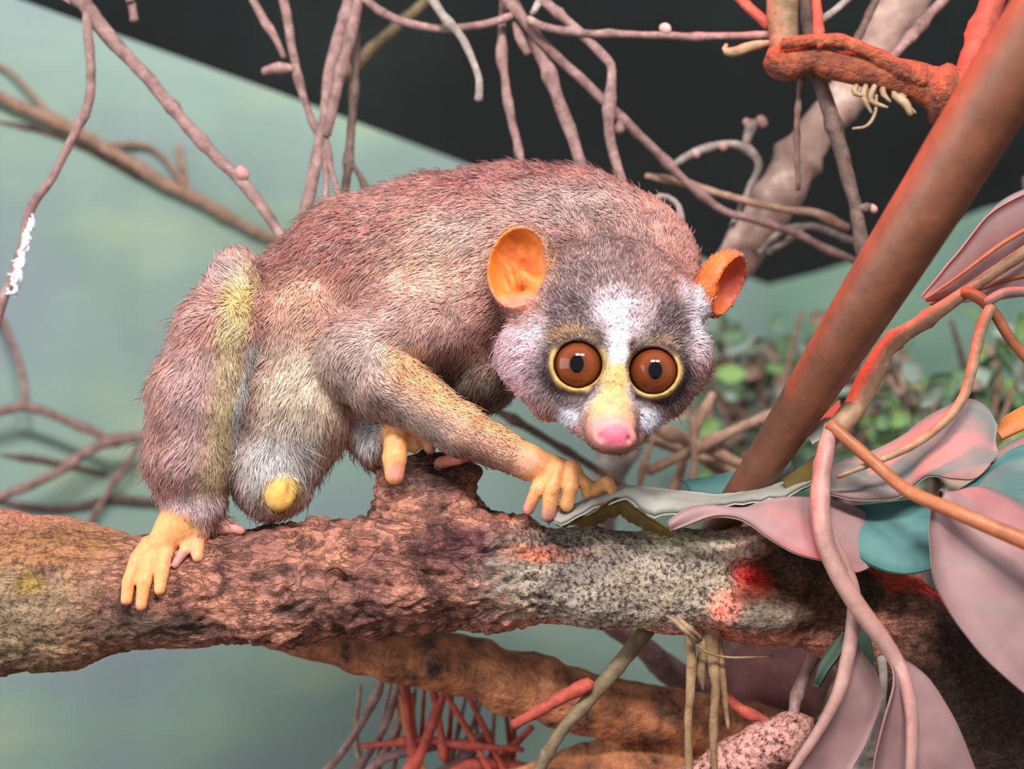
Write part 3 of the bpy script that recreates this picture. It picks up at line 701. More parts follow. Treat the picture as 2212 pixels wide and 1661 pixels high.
tube('petiole', [(1790, 950, -140, 13), (1768, 1010, -160, 12), (1775, 1120, -190, 9), (1815, 1190, -205, 10), (1845, 1290, -205, 16), (1835, 1400, -222, 16), (1812, 1495, -236, 15), (1765, 1585, -246, 12), (1685, 1700, -246, 10)], M['petiole_pink'], plant, lump=0.04, wob=0.04)
tube('petiole', [(2080, 628, -60, 12), (2118, 645, -70, 13), (2150, 680, -75, 12), (2185, 735, -80, 11), (2240, 800, -80, 11)], M['petiole_orange'], plant, lump=0.04, wob=0.04)
tube('petiole', [(2140, 662, -80, 12), (2116, 720, -95, 13), (2098, 800, -110, 12), (2078, 862, -120, 11), (2030, 920, -150, 9), (1960, 968, -180, 9), (1880, 1002, -190, 7), (1810, 1030, -180, 5)], M['petiole_tan'], plant, lump=0.05, wob=0.05)
tube('petiole', [(2128, 655, -78, 11), (2165, 634, -76, 11), (2212, 630, -70, 11), (2290, 640, -60, 11)], M['petiole_pink'], plant, lump=0.04, wob=0.04)
leaf([(1178, 1098, -70), (1240, 1090, -45), (1330, 1052, 0), (1420, 1055, 20), (1520, 1064, 20), (1600, 1064, 10), (1700, 1040, 0), (1785, 985, -40)],
     [(1180, 1114, -95), (1215, 1132, -140), (1335, 1074, -152), (1400, 1108, -160), (1450, 1106, -160), (1600, 1086, -140), (1700, 1072, -120), (1790, 1010, -70)], 'leaf_grey', plant, rag=2.5, bulge=4, seed=1, label='grey green leaf blade under the fingers with torn edge')
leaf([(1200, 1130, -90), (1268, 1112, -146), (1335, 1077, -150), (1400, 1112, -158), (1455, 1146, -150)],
     [(1215, 1137, -80), (1290, 1132, -118), (1340, 1114, -122), (1400, 1146, -130), (1452, 1160, -128)], 'leaf_olive', plant, rag=3, bulge=3, seed=2, label='brown olive strip painted as shadow and moss under the leaf edge')  # strip coloured for the leaf's shadow and the moss beneath its edge
leaf([(1440, 1126, -176), (1500, 1092, -160), (1580, 1106, -160), (1640, 1086, -140), (1700, 1076, -120), (1780, 1080, -110), (1860, 1104, -100), (1915, 1165, -110)],
     [(1446, 1148, -180), (1540, 1117, -190), (1600, 1122, -200), (1660, 1160, -210), (1720, 1196, -220), (1790, 1217, -220), (1850, 1237, -205), (1918, 1200, -150)], 'leaf_pink_lit', plant, bulge=14, seed=3, label='pinkish leaf with rounded lobe')
leaf([(1760, 1094, -90), (1850, 1090, -80), (1950, 1082, -90), (2040, 1072, -100)], [(1790, 1130, -160), (1860, 1205, -190), (1950, 1240, -200), (2040, 1222, -200)], 'leaf_teal', plant, seed=4)
leaf([(1775, 1010, -70), (1850, 985, -40), (1920, 960, -30), (2000, 905, -30), (2080, 862, -40), (2130, 880, -60), (2152, 922, -80)],
     [(1790, 1068, -150), (1850, 1078, -170), (1940, 1072, -180), (2000, 1026, -180), (2060, 1034, -190), (2112, 1030, -180), (2156, 980, -120)], 'leaf_mixed_lit', plant, bulge=-10, seed=5)
leaf([(2012, 1088, -262), (2008, 1160, -290), (2030, 1280, -310), (2100, 1390, -320), (2170, 1462, -320), (2300, 1565, -310)],
     [(2030, 1075, -240), (2120, 1052, -220), (2210, 1090, -225), (2300, 1150, -235), (2360, 1300, -250), (2370, 1540, -280)], 'leaf_pink_lit', plant, bulge=30, seed=6)
leaf([(2035, 1080, -150), (2110, 1035, -130), (2180, 975, -110), (2280, 935, -100)], [(2050, 1090, -200), (2120, 1078, -215), (2190, 1100, -220), (2290, 1120, -225)], 'leaf_teal', plant, seed=7)
leaf([(1925, 1410, -262), (1992, 1450, -240), (2055, 1540, -240), (2100, 1640, -250), (2125, 1730, -250)], [(1922, 1420, -262), (1928, 1480, -292), (1908, 1560, -305), (1892, 1640, -308), (1880, 1730, -308)], 'leaf_pink_lit', plant, bulge=-6, seed=8)
leaf([(1842, 1385, -200), (1890, 1450, -185), (1899, 1512, -185), (1872, 1600, -195), (1815, 1700, -205)], [(1836, 1390, -205), (1822, 1450, -226), (1795, 1530, -238), (1745, 1612, -246), (1685, 1700, -246)], 'leaf_pink_lit', plant, bulge=-6, seed=9)
leaf([(1830, 1360, -150), (1790, 1400, -140), (1772, 1440, -140), (1770, 1480, -140)], [(1832, 1375, -165), (1815, 1415, -170), (1790, 1450, -165), (1772, 1485, -150)], 'leaf_dark', plant, seed=10)
leaf([(1850, 1290, -150), (1880, 1370, -150), (1890, 1430, -150), (1872, 1475, -150)], [(1846, 1300, -170), (1850, 1380, -170), (1855, 1440, -170), (1868, 1478, -160)], 'leaf_dark', plant, seed=11)
leaf([(1990, 640, -30), (2060, 560, -30), (2140, 460, -20), (2260, 395, -10)], [(2000, 652, -20), (2080, 640, 10), (2160, 590, 20), (2280, 540, 30)], 'leaf_pink_lit', plant, rib=('petiole_orange', (2000, 645, -42, 3), (2080, 590, -46, 4), (2160, 530, -40, 5), (2260, 470, -30, 5)), bulge=10, seed=12)
leaf([(2000, 650, 40), (2090, 600, 40), (2180, 560, 40), (2280, 545, 40)], [(2010, 660, 40), (2120, 650, 20), (2200, 640, 10), (2290, 620, 10)], 'leaf_pink_lit', plant, rib=('petiole_orange', (2010, 655, 20, 3), (2110, 625, 14, 4), (2190, 600, 10, 5), (2280, 585, 10, 5)), bulge=10, seed=13)
leaf([(2120, 480, 90), (2170, 430, 90), (2280, 380, 90)], [(2140, 500, 80), (2200, 490, 70), (2290, 470, 70)], 'leaf_mixed_lit', plant, seed=14)
leaf([(1468, 1038, 170), (1540, 1028, 170), (1640, 1004, 160), (1700, 990, 150)], [(1492, 1066, 125), (1580, 1070, 120), (1690, 1048, 110), (1720, 1010, 120)], 'leaf_teal', plant, seed=15)
leaf([(2150, 932, -40), (2180, 893, -30), (2280, 845, -20)], [(2165, 950, -70), (2210, 930, -70), (2290, 900, -60)], 'leaf_orange', plant, seed=16)
leaf([(2150, 985, -60), (2200, 950, -50), (2290, 920, -40)], [(2140, 1005, -90), (2200, 985, -90), (2290, 960, -80)], 'leaf_pink_lit', plant, seed=17)
leaf([(1690, 1035, -40), (1740, 1000, -30), (1790, 960, -40)], [(1700, 1062, -80), (1745, 1050, -90), (1795, 1008, -90)], 'leaf_olive', plant, seed=18)
leaf([(1745, 940, -60), (1780, 900, -50), (1815, 865, -50)], [(1755, 960, -80), (1795, 935, -90), (1830, 900, -90)], 'leaf_grey', plant, seed=19)

big = tube('smooth_stem', [(1540, 1165, 130, 34), (1600, 1072, 60, 38), (1650, 1000, 0, 43), (1760, 830, -130, 54), (1880, 640, -270, 66), (2000, 450, -380, 74), (2130, 240, -480, 80), (2260, 40, -570, 86), (2340, -90, -630, 88)], M['red_stem'], None, seg=24, lump=0.012, step=20, wob=0.0)
tag(big, 'thick smooth reddish brown stem rising diagonally from the leaves out of the frame', 'stem')

# ------------------------------------------------------------------ loose twigs and limbs
def tw(label, mat, pts, buds=(), shoots=(), group=None, cat='twig', name='twig', **kw):
    kw.setdefault('nodes', 3); kw.setdefault('lump', 0.14)
    if not buds and not shoots:
        o = tube(name, pts, M[mat], None, **kw); return tag(o, label, cat, group)
    o = thing(name, label, cat, group); tube('stem', pts, M[mat], o, **kw)
    for b in buds: blob('bud', b[0], b[1], b[2], (b[3], b[3], b[3] * 1.2), M['bud'], o, rot=0.6, seed=int(b[0]))
    for s_ in shoots: tube('side_shoot', s_, M[mat], o, nodes=2, lump=0.14)
    return o
tw('straight brown twig with a knobbed bud slanting down behind the rump', 'twig_pink', [(150, -30, 330, 16), (235, 78, 330, 16), (330, 182, 330, 15), (400, 268, 330, 14), (460, 330, 330, 14), (518, 388, 330, 13), (560, 440, 320, 12), (625, 540, 300, 11), (660, 610, 280, 10)],
   buds=[(524, 374, 318, 14)], shoots=[[(185, 15, 325, 10), (190, 60, 315, 10), (196, 160, 310, 10), (190, 225, 305, 10), (160, 292, 300, 9), (115, 380, 290, 9), (66, 450, 285, 10), (48, 520, 285, 8), (28, 590, 280, 9), (6, 650, 280, 11), (-20, 740, 280, 11)], [(190, 15, 330, 9), (160, 2, 330, 10), (120, -20, 330, 10)]])
cw = thing('cobweb_tuft', 'white fluffy cobweb tuft clinging to the hanging side twig', 'cobweb')
for q in range(34):
    t0 = q / 33; u0 = 72 - 46 * t0; v0 = 462 + 150 * t0
    tube('strand', [(u0 + random.uniform(-8, 8), v0, 276 + random.uniform(-14, 14), 2), (u0 + random.uniform(-14, 10), v0 + 18, 270, random.uniform(2, 6)), (u0 + random.uniform(-22, 8), v0 + random.uniform(15, 45), 276 + random.uniform(-14, 14), 1.2)], M['cobweb'], cw, seg=6, lump=0.4, step=6)
def wd(u, off=-40): return wall_d(u) + off
tw('long tan branch lying close against the green wall', 'twig_tan', [(-60, 185, wd(-60), 13), (60, 236, wd(60), 13), (130, 266, wd(130), 13), (250, 332, wd(250), 13), (350, 392, wd(350), 13), (430, 432, wd(430), 12), (520, 482, wd(520), 10), (640, 540, wd(640), 9)],
   shoots=[[(215, 312, wd(215, -50), 6), (330, 322, wd(330, -20), 5), (420, 425, wd(420), 5)], [(410, 420, wd(410), 5), (395, 370, wd(400, -25), 5), (385, 315, wd(390, -20), 6)]])
tw('thin pale twig crossing the tan branch on the wall', 'twig_tan', [(-40, 110, wd(0), 5), (40, 170, wd(40), 5), (110, 250, wd(110), 5)], nodes=1)
tw('dark thin line drawn as the shadow of the tan branch on the wall', 'twig_dark', [(-40, 262, wd(0, -12), 6), (80, 278, wd(80, -10), 6), (180, 318, wd(180, -10), 6), (300, 385, wd(300, -10), 6)])  # dark tube stands in for the tan branch's cast shadow
tw('short broken twig end hanging beside the straight twig', 'twig_pink', [(272, -40, 360, 9), (284, 10, 360, 9), (291, 44, 360, 10)])
tw('short tapering twig pointing down at the dark gap', 'twig_pink', [(530, -30, 380, 9), (560, 25, 380, 9), (592, 78, 380, 8), (614, 124, 380, 6)])
tw('slender twig with a curled side stub above the wall edge', 'twig_pink', [(606, -30, 380, 10), (622, 50, 380, 10), (640, 150, 380, 9), (664, 236, 380, 8), (692, 300, 380, 7)], shoots=[[(642, 147, 378, 7), (605, 147, 370, 8), (568, 155, 365, 9)]])
tw('paired upright pink stem behind the rump, forking low', 'twig_pink', [(766, -30, 370, 18), (738, 80, 370, 18), (712, 170, 370, 15), (702, 260, 365, 13), (692, 305, 360, 13), (672, 400, 350, 14), (655, 500, 330, 13)],
   shoots=[[(702, 290, 360, 6), (716, 370, 355, 7), (738, 440, 345, 6)], [(698, 300, 360, 6), (704, 400, 350, 6), (700, 470, 340, 6)]])
tw('second of the paired pink stems, slimmer', 'twig_pink', [(782, -30, 345, 12), (752, 100, 345, 13), (726, 200, 348, 12), (706, 292, 352, 10)])
tw('dark upright twig forking thinly behind the back', 'twig_dark', [(770, -10, 420, 11), (766, 170, 420, 10), (757, 300, 415, 9), (752, 350, 410, 10), (742, 450, 400, 8)], shoots=[[(755, 345, 410, 6), (782, 388, 405, 6), (800, 440, 395, 5)]])
tw('dim olive stick slanting in the dark gap', 'twig_olive', [(960, -30, 900, 12), (840, 72, 900, 12), (770, 140, 900, 13), (700, 205, 900, 12)])
tw('sagging curved twig hung between upright twigs', 'twig_pink', [(760, -20, 340, 9), (832, 30, 340, 10), (890, 52, 340, 9), (962, 62, 340, 9), (1040, 54, 340, 9), (1106, 36, 335, 9)])
tw('pale drooping twig with a blunt hanging tip', 'twig_grey', [(915, -30, 300, 9), (960, 38, 300, 10), (992, 72, 300, 9), (1020, 128, 300, 8), (1036, 175, 300, 8), (1033, 216, 300, 9)])
tw('knotty upright twig falling straight behind the back', 'twig_pink', [(1088, -30, 380, 9), (1084, 100, 380, 10), (1090, 160, 380, 9), (1102, 250, 375, 9), (1114, 300, 370, 9), (1130, 370, 350, 7)], nodes=6)
tw('sturdy reddish twig running down to the middle of the back', 'twig_pink', [(1100, -20, 360, 10), (1148, 80, 360, 13), (1190, 170, 360, 14), (1216, 242, 355, 14), (1242, 315, 345, 13), (1264, 385, 325, 12)], shoots=[[(1112, 45, 350, 7), (1122, 80, 345, 7), (1140, 116, 340, 8)]])
tw('very long thin twig passing diagonally behind the head', 'twig_pink', [(1075, -20, 330, 12), (1130, 42, 335, 13), (1182, 102, 345, 11), (1260, 175, 365, 11), (1340, 252, 385, 11), (1420, 330, 410, 10), (1490, 400, 440, 9), (1565, 456, 470, 9), (1640, 478, 500, 8), (1720, 505, 540, 9), (1790, 540, 560, 9), (1875, 575, 590, 8)], nodes=6, shoots=[[(1340, 262, 385, 7), (1335, 285, 380, 8)]])
tw('horizontal twig carrying one round pink bud', 'twig_pink', [(1140, 40, 300, 9), (1180, 60, 300, 9), (1260, 72, 300, 8), (1350, 73, 290, 8), (1440, 77, 280, 8), (1560, 79, 260, 8), (1690, 74, 230, 8)], buds=[(1438, 62, 276, 12)])
tw('elbow bent twig dropping to the nape', 'twig_pink', [(1150, -20, 310, 10), (1222, 42, 310, 10), (1290, 108, 310, 10), (1318, 136, 310, 10), (1322, 165, 310, 10), (1318, 212, 312, 11), (1316, 282, 315, 11), (1328, 345, 310, 11), (1348, 405, 290, 9)], nodes=5)
tw('short pale shoot rising beside the meeting twigs', 'twig_grey', [(1150, 30, 320, 7), (1165, 0, 310, 9), (1180, -30, 310, 9)], nodes=1)
tw('thin beige twig crossing behind the crown', 'twig_tan', [(1395, 380, 480, 7), (1480, 395, 480, 8), (1560, 420, 480, 8), (1680, 450, 500, 8), (1760, 460, 510, 9), (1832, 492, 520, 9)])
tw('small curled tendril behind the neck', 'twig_grey', [(1398, 440, 420, 6), (1428, 424, 420, 7), (1458, 436, 420, 7), (1472, 470, 420, 7), (1470, 510, 420, 6)], nodes=0)
tw('arched grey twig with pale buds beside the pale limb', 'twig_grey', [(1452, 358, 520, 8), (1500, 330, 520, 8), (1560, 311, 520, 8), (1608, 318, 520, 9), (1640, 352, 520, 9), (1622, 400, 520, 8), (1606, 440, 520, 8), (1580, 490, 520, 7)],
   buds=[(1503, 332, 512, 9), (1562, 316, 512, 9), (1645, 262, 520, 12), (1614, 264, 520, 9)], shoots=[[(1610, 318, 520, 7), (1618, 285, 520, 7), (1632, 264, 520, 8)]])
tw('grey twig spreading low right of the pale limb', 'twig_grey', [(1640, 545, 640, 7), (1690, 500, 620, 7), (1760, 490, 620, 8), (1840, 520, 640, 8), (1910, 530, 650, 8)], shoots=[[(1740, 488, 620, 6), (1700, 520, 615, 6), (1660, 545, 610, 7)]])
limb = tw('broad pale barked limb slanting behind the right ear', 'pale_bark', [(2010, -80, 640, 52), (1960, 0, 650, 50), (1900, 92, 660, 46), (1830, 204, 680, 46), (1745, 312, 690, 44), (1690, 405, 690, 50), (1640, 478, 700, 50), (1585, 560, 720, 44), (1530, 640, 740, 44)], cat='branch', name='bark_limb', seg=20, nodes=2, lump=0.10)
tw('rust coloured knobby branch sticking out towards the diagonal stem', 'knobby', [(1672, 118, 180, 36), (1700, 138, 170, 40), (1760, 128, 160, 33), (1800, 140, 155, 34), (1860, 150, 150, 36), (1930, 168, 140, 40), (2020, 190, 120, 44), (2110, 208, 100, 48), (2190, 230, 90, 48)], cat='branch', name='knobby_branch', seg=22, lump=0.22, nodes=2,
   shoots=[[(1690, 95, 130, 12), (1760, 88, 118, 13), (1830, 92, 110, 14), (1890, 118, 100, 14), (1960, 160, 90, 15), (2000, 182, 88, 10)]])
tw('stout upright fibrous stem above the knobby branch', 'twig_olive', [(1690, -60, 230, 36), (1692, 30, 225, 34), (1690, 110, 210, 32)], cat='branch', name='fibrous_stem', seg=16, nodes=0, lump=0.08)
tw('long dark red stem with a node and stub, hanging below the knobby branch', 'twig_dark', [(1738, -40, 245, 17), (1752, 80, 235, 17), (1778, 190, 225, 17), (1806, 290, 215, 16), (1836, 400, 210, 14), (1850, 450, 205, 14), (1860, 520, 200, 15), (1880, 640, 190, 15)], buds=[(1886, 451, 195, 9)], shoots=[[(1850, 450, 200, 8), (1884, 450, 196, 6)]])
tw('thin reddish upright twig crossing the knobby branch', 'twig_red_lit', [(1760, -30, 205, 10), (1768, 60, 135, 10), (1772, 100, 112, 9)])
tw('thin dark twig hanging straight down across the pale limb', 'twig_dark', [(1735, 150, 215, 7), (1722, 240, 230, 6), (1722, 330, 240, 6), (1724, 410, 245, 5)])
tw('reddish twig reaching the knobby branch from above', 'twig_red_lit', [(1570, -30, 260, 11), (1610, 10, 250, 11), (1660, 55, 235, 11)])
tw('pale short twig top of the knobby branch', 'twig_grey', [(1850, -20, 260, 8), (1800, 25, 250, 8), (1768, 48, 240, 8)])
tw('thin brown twig left of the pale limb top', 'twig_dark', [(1900, -20, 300, 9), (1866, 55, 290, 8), (1838, 110, 210, 8)])
tw('straight pink twig crossing in front of the pale limb', 'twig_pink', [(2070, -30, 300, 11), (1990, 52, 290, 11), (1920, 130, 220, 10)])
tw('bright red branch coming down in the corner by the diagonal stem', 'twig_red_lit', [(2160, -40, 160, 28), (2132, 40, 150, 26), (2104, 110, 140, 22), (2078, 170, 120, 18)], cat='branch')
tw('small pink twig stub near the bright red branch', 'twig_pink', [(2170, 50, 200, 12), (2190, 90, 200, 12), (2240, 150, 190, 12)])
rs = thing('rootlet_cluster', 'pale dry rootlets hanging under the knobby branch', 'roots')
for q in range(6):
    u0 = 1850 + q * 20
    tube('rootlet', [(u0, 185, 125, 6), (u0 + random.uniform(-14, 18), 200 + 8 * (q % 3), 115, 7), (u0 + random.uniform(0, 30), 208 + 12 * ((q * 7) % 4), 110, 3)], M['root'], rs, seg=6, step=8)
tube('rootlet', [(1893, 205, 120, 4), (1890, 245, 115, 4), (1872, 272, 112, 4), (1842, 278, 112, 3)], M['root'], rs, seg=6, step=8, lump=0)
tube('rootlet', [(1930, 205, 118, 8), (1955, 222, 112, 10), (1968, 248, 110, 6)], M['root'], rs, seg=6, step=8)
dl = thing('dried_pod', 'pale dried curled pod at the end of the knobby branch', 'pod')
tube('husk', [(1660, 92, 195, 6), (1628, 100, 185, 10), (1590, 112, 180, 11), (1566, 108, 182, 7), (1570, 96, 186, 4)], M['root'], dl, seg=8, step=8)
# left middle and low twigs near the wall
tw('forked pinkish twig pointing at the hind leg', 'twig_pink', [(-30, 1085, wd(0, -160), 10), (100, 1032, wd(100, -160), 10), (190, 975, wd(190, -160), 11), (245, 950, wd(245, -160), 12), (310, 942, wd(310, -160), 12), (380, 930, wd(380, -160), 10)],
   shoots=[[(240, 952, wd(240, -160), 9), (170, 918, wd(170, -150), 9), (60, 880, wd(60, -140), 10), (-30, 895, wd(-30, -140), 10)], [(58, 882, wd(58, -140), 7), (46, 800, wd(46, -100), 7), (10, 700, wd(10, -70), 7), (-30, 640, wd(-30, -60), 7)]])
tw('faint thin twig slanting below the forked twig', 'twig_pink', [(195, 1130, wd(200, -60), 6), (240, 1050, wd(240, -80), 6), (300, 965, wd(300, -130), 6)])
tw('dark low strand drawn as a shadow along the wall behind the ankle', 'twig_dark', [(-40, 1080, wd(0, -20), 8), (120, 1098, wd(120, -20), 8), (250, 1078, wd(250, -20), 9), (380, 1092, wd(380, -20), 8), (470, 1110, wd(470, -20), 7)])  # added dark tube takes the place of a twig shadow on the wall
tw('thin dark strand drawn as shade low on the wall', 'twig_dark', [(-40, 980, wd(0, -14), 5), (90, 992, wd(90, -14), 6), (230, 1025, wd(230, -14), 5)])  # shade on the wall put into a thin dark tube
tw('dark rail like twig under the chest', 'twig_dark', [(1060, 880, 700, 9), (1150, 930, 700, 9), (1250, 990, 700, 9), (1360, 1060, 690, 9)])
tw('blurred upright stub under the snout', 'twig_grey', [(1350, 920, 900, 40), (1322, 990, 890, 38), (1300, 1060, 870, 38), (1280, 1180, 850, 40)], cat='branch', name='branch_stub', seg=16)
cross = [[(1360, 905, 640, 12), (1480, 950, 640, 12), (1620, 1010, 640, 11)], [(1400, 1020, 600, 11), (1520, 960, 600, 11), (1700, 880, 600, 12)], [(1540, 850, 680, 9), (1500, 930, 680, 10), (1470, 1010, 680, 10), (1450, 1090, 670, 9)], [(1380, 940, 720, 10), (1500, 985, 720, 10), (1640, 1045, 720, 10)], [(1496, 900, 560, 7), (1500, 1000, 560, 7), (1492, 1100, 560, 7)], [(1370, 1100, 580, 7), (1392, 1000, 580, 6), (1410, 950, 590, 5)]]
for c_, l_ in zip(cross, ('beige twig dropping to the right just below the cheek', 'long beige twig rising from the snout side up to the diagonal stem', 'steep beige twig crossing the rising and dropping ones behind the cheek', 'lower of the two beige twigs dropping to the right beside the snout', 'thin upright beige twig behind the crossing beige ones', 'thin leaning beige twig closest to the nose')): tw(l_, 'twig_tan', c_, group='crossed beige twigs')

# ------------------------------------------------------------------ low branches under the main one
def bark_branch(name, label, pts, mat, **kw):
    return tag(tube(name, pts, M[mat], None, seg=24, lump=0.16, step=9, nodes=0, **kw), label, 'branch')
bark_branch('mottled_branch', 'rust and black mottled branch running down to the right below the gnarled branch', [(540, 1340, 160, 50), (680, 1378, 170, 52), (850, 1408, 180, 60), (1000, 1440, 190, 66), (1150, 1482, 200, 70), (1300, 1528, 210, 72), (1450, 1550, 220, 66), (1600, 1580, 230, 62), (1760, 1620, 240, 62)], 'rust_bark')
bark_branch('mottled_branch', 'lowest mottled branch, cut by the bottom edge beneath the other mottled one', [(1010, 1790, 260, 60), (1190, 1690, 260, 66), (1360, 1650, 260, 66), (1500, 1670, 270, 62), (1640, 1720, 270, 60)], 'rust_bark')
t = NT('speckled_pink_bark'); t.base(t.ramp(t.noise(700, 4, 0.75), [(0.36, (40, 26, 26)), (0.44, (150, 96, 88)), (0.58, (214, 160, 146))])); t.set(Roughness=0.85); t.bump(t.noise(500, 5), 0.8, 0.0008); M['speck_bark'] = t.m
bark_branch('speckled_branch', 'pink black speckled branch end below the hanging leaves', [(1400, 1790, 40, 66), (1540, 1690, 30, 64), (1640, 1625, 20, 58), (1715, 1580, 10, 46), (1745, 1560, 6, 26)], 'speck_bark')
tw('thin speckled grey twig between the hanging leaves', 'twig_grey', [(1905, 1420, -120, 10), (1908, 1470, -120, 9), (1898, 1540, -120, 16), (1876, 1610, -120, 26), (1840, 1720, -120, 34)], seg=12)
md = blob('stone_mound', 1665, 1480, 520, (150, 110, 100), wood('reddish_stone', (104, 66, 62), (168, 110, 106), (190, 140, 134), scale=50, bumpd=0.002), None, seed=4, lump=0.2, nu=28, nv=18)
tag(md, 'rounded reddish mottled mound behind the hanging dry straps', 'stone')
md2 = blob('stone_mound', 1530, 1640, 620, (190, 120, 90), M['rust_bark'], None, seed=9, lump=0.2, nu=28, nv=18)
tag(md2, 'dark rusty lump low behind the dry straps', 'stone')
tw('olive diagonal stick leaning below the gnarled branch', 'twig_olive', [(1420, 1330, 90, 19), (1370, 1395, 60, 19), (1290, 1490, 30, 17), (1210, 1585, 10, 14), (1150, 1690, 0, 12)], nodes=1, seg=14)
tw('short red stick leaning on the olive stick', 'twig_red_lit', [(1110, 1566, 40, 12), (1190, 1520, 20, 14), (1275, 1475, 0, 14)], nodes=1)
tw('thick blurred pink stem sloping right below the gnarled branch', 'twig_pink', [(1300, 1330, 420, 20), (1370, 1385, 420, 24), (1450, 1450, 430, 30), (1540, 1530, 440, 30), (1600, 1590, 450, 26)], nodes=0, seg=14)
tw('pink twig joining the speckled branch end', 'twig_pink', [(1790, 1360, 60, 12), (1752, 1430, 50, 13), (1722, 1500, 30, 12), (1708, 1570, 15, 12)])
tw('thin red twig curving to the speckled branch end', 'twig_red_lit', [(1545, 1480, 70, 9), (1600, 1530, 60, 9), (1650, 1556, 40, 9), (1695, 1572, 20, 8)])
ties = thing('raffia_tie', 'dry raffia tie knotted round the gnarled branch with straps hanging down', 'tie')
for s_ in ([(1490, 1340, -70, 12), (1493, 1450, -60, 11), (1487, 1560, -60, 9), (1489, 1720, -60, 9)], [(1540, 1340, -40, 23), (1538, 1410, -40, 19), (1544, 1480, -42, 11), (1540, 1590, -44, 9), (1546, 1720, -44, 7)], [(1550, 1380, -34, 12), (1560, 1470, -34, 9), (1573, 1575, -34, 4)], [(1522, 1380, -46, 8), (1512, 1450, -46, 11), (1518, 1490, -46, 3)]):
    tube('strap', s_, M['raffia'], ties, seg=8, lump=0.15)
tube('loose_wire', [(1488, 1378, -95, 3), (1530, 1410, -80, 3), (1580, 1420, -60, 3), (1670, 1418, -40, 3)], M['raffia'], ties, seg=6, lump=0)
kn = [tube('knot_strand', [(1440 + 8 * q, 1330 + 3 * q, -108, 4), (1462 + 5 * q, 1345 + 5 * (q % 3), -122, 6), (1484 + 4 * q, 1366 + 3 * (q % 4), -112, 5), (1500 + 3 * q, 1392 - 2 * q, -84, 4)], M['root'], ties, seg=6, step=8) for q in range(6)]
tang = [[(680, 1690, 320, 9), (750, 1610, 310, 9), (812, 1500, 300, 9), (830, 1440, 290, 8)], [(745, 1700, 360, 8), (820, 1590, 350, 8), (868, 1470, 340, 9)], [(770, 1690, 330, 11), (830, 1640, 330, 11), (930, 1612, 330, 12), (1010, 1606, 330, 11), (1060, 1585, 330, 11)], [(810, 1670, 350, 8), (862, 1560, 345, 9), (880, 1470, 345, 9)], [(900, 1690, 370, 9), (1000, 1640, 360, 10), (1056, 1590, 350, 9)]]
for c_, l_ in zip(tang, ('outermost pale twig of the bottom tangle, next to the bare wall', 'pale twig leaning beside the outermost one of the bottom tangle', 'pale crooked twig lying almost level across the red tangle', 'pale twig standing nearly upright against the orange strip', 'pale twig rising under the level one of the bottom tangle')): tw(l_, 'twig_pink', c_, group='pale twigs of the bottom tangle')
tangr = [[(866, 1430, 320, 7), (884, 1570, 290, 8), (900, 1690, 290, 10)], [(926, 1440, 330, 7), (950, 1570, 300, 7), (958, 1640, 300, 8)], [(780, 1612, 320, 6), (900, 1600, 300, 9), (1000, 1608, 300, 9), (1130, 1620, 290, 6)], [(990, 1460, 340, 6), (1040, 1560, 320, 7), (1100, 1690, 310, 8)], [(950, 1480, 310, 5), (1010, 1575, 300, 7), (1070, 1690, 300, 6)], [(850, 1700, 280, 14), (910, 1620, 290, 12), (960, 1500, 310, 8)], [(930, 1700, 330, 16), (1030, 1650, 330, 14), (1150, 1660, 330, 12)], [(980, 1720, 360, 10), (1060, 1660, 350, 10), (1150, 1570, 340, 7)]]
for c_, l_ in zip(tangr, ('upright red twig beside the orange strip in the bottom tangle', 'short upright red twig meeting the level red one', 'long level orange red twig across the bottom tangle', 'red twig slanting down right from the mottled branch', 'tiny red twig tucked between the slanting and upright ones', 'stout red twig leaning up through the bottom tangle', 'thick red twig lying at the foot of the tangle', 'red twig climbing towards the olive stick foot')): tw(l_, 'twig_red_lit', c_, group='red twigs of the bottom tangle')
for q in range(12):
    ub = random.uniform(780, 1130); ut = ub + random.uniform(-70, 110)
    tw(('thin red stalk standing crookedly in the bottom tangle', 'thin dull pink stalk standing crookedly in the bottom tangle', 'thin tan stalk standing crookedly in the bottom tangle')[q % 3], ('twig_red_lit', 'twig_pink', 'twig_tan')[q % 3], [(ub, 1720, 380 + 12 * q, 7), ((ub + ut) / 2 + random.uniform(-25, 25), 1600, 370 + 12 * q, 6), (ut, random.uniform(1440, 1500), 370 + 12 * q, 4)], group='thin stalks of the bottom tangle')
lf = thing('fallen_bark_piece', 'pale orange leafy strip standing in the bottom tangle', 'leaf')
leaf([(858, 1500, 330), (868, 1570, 320), (890, 1690, 320)], [(895, 1495, 330), (900, 1570, 320), (925, 1690, 320)], 'leaf_orange', lf, seed=30)

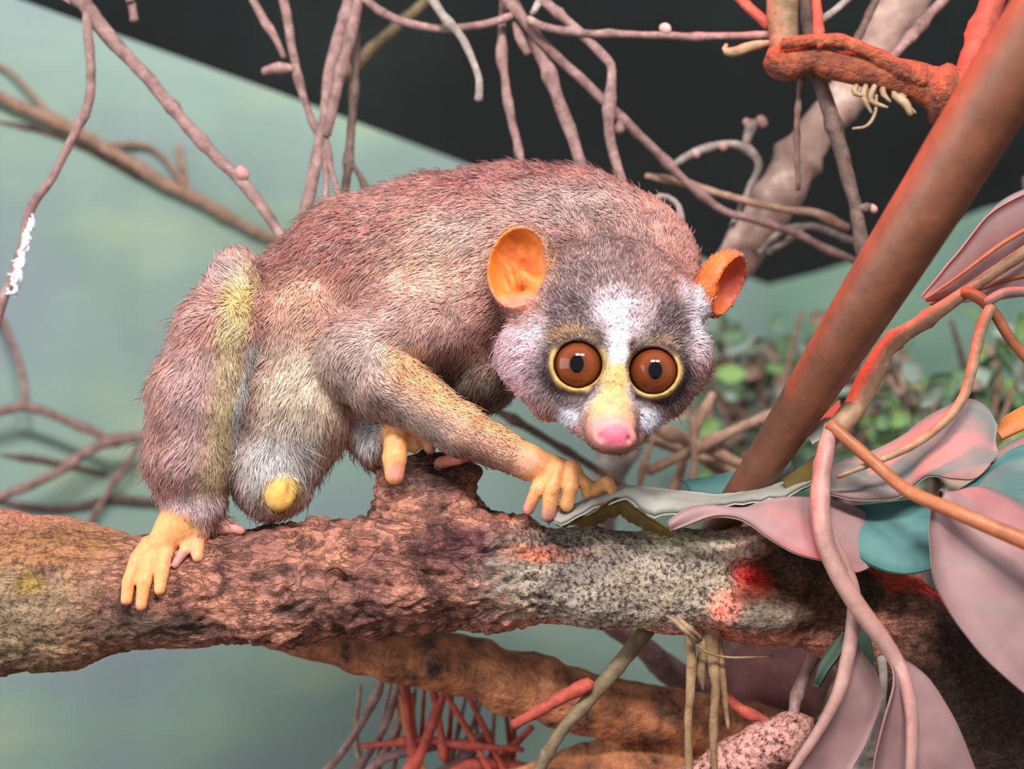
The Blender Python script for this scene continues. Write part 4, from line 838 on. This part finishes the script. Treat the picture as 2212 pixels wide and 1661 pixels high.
# ------------------------------------------------------------------ leafy brush in the far corner
M['brush_a'] = leaf_mat('brush_leaf_green', (104, 140, 104), (142, 176, 130), (160, 150, 120), 0.6)
M['brush_b'] = leaf_mat('brush_leaf_tan', (170, 138, 120), (206, 174, 156), (150, 120, 100), 0.7)
M['brush_c'] = leaf_mat('brush_leaf_grey', (140, 162, 146), (182, 194, 178), (150, 140, 124), 0.6)
M['brush_d'] = leaf_mat('brush_leaf_bright', (136, 178, 100), (170, 204, 130), (160, 190, 120), 0.6)
def small_leaf_mesh(name, mat, bend):
    V = []; F = []; n = 6
    for i in range(n + 1):
        x = i / n; w = 0.26 * math.sin(math.pi * min(1, x * 0.96 + 0.02)) ** 0.8; z = bend * x * x
        V += [(x, -w, z), (x, 0, z - 0.05), (x, w, z)]
    for i in range(n):
        for j in (0, 1): F.append((3 * i + j, 3 * i + j + 1, 3 * i + 4 + j, 3 * i + 3 + j))
    m = len(V); V += [(x, y, z - 0.03) for x, y, z in V]; F += [tuple(m + q for q in f[::-1]) for f in F]
    rim = [3 * i for i in range(n + 1)] + [3 * n + 1] + [3 * i + 2 for i in range(n, -1, -1)] + [1]
    for a_, b_ in zip(rim, rim[1:] + rim[:1]): F.append((a_, m + a_, m + b_, b_))
    me = bpy.data.meshes.new(name); me.from_pydata(V, [], F); me.polygons.foreach_set('use_smooth', [True] * len(F)); me.update(); me.materials.append(M[mat]); return me
LM = [small_leaf_mesh('leaf', m_, b_) for m_, b_ in (('brush_a', 0.15), ('brush_b', -0.2), ('brush_c', 0.1), ('brush_d', 0.2))]
def brush(label, u0, u1, v0, v1, d0, d1, nst, nlf, wts, size):
    o = thing('leafy_brush', label, 'shrub'); tips = []
    for q in range(nst):
        ua = random.uniform(u0, u1); da = random.uniform(d0, d1); ub = ua + random.uniform(-120, 120); vb = random.uniform(v0, (v0 + v1) / 2)
        foot = 1000 + v1 * 0.5
        pts = [(ua + random.uniform(-60, 60), foot, da, 12), (ua, v1, da, 10), ((ua + ub) / 2, (v1 + vb) / 2, da + random.uniform(-60, 60), 8), (ub, vb, da, 5)]
        tube('stem', pts, M[random.choice(['twig_tan', 'twig_pink', 'twig_dark'])], o, seg=6, step=40); tips.append(pts)
    for q in range(nlf):
        pts = random.choice(tips); t_ = random.random(); i = 1 if random.random() < 0.6 else 2
        if i + 1 >= len(pts): i = len(pts) - 2
        p = np.array(pts[i][:3]) * (1 - t_) + np.array(pts[i + 1][:3]) * t_
        p = p + np.array([random.uniform(-50, 50), random.uniform(-30, 40), random.uniform(-110, 60)])
        l = bpy.data.objects.new('leaf', random.choices(LM, wts)[0]); COL.objects.link(l); l.parent = o
        l.location = W(*p); s_ = size * random.uniform(0.7, 1.35) * S * kk(p[2]); l.scale = (s_, s_ * random.uniform(0.8, 1.4), s_)
        l.rotation_euler = (random.uniform(0.5, 2.4), random.uniform(-0.8, 0.8), random.uniform(0, 6.28))
    return o
brush('dull brown and green leafy brush between the face and the diagonal stem', 1540, 1850, 630, 1030, 1700, 2200, 22, 295, (3, 4, 4, 1), 60)
brush('green leafy brush in the far corner behind the broad leaved plant', 1880, 2260, 680, 1040, 1150, 1450, 20, 260, (3, 2, 3, 3), 66)
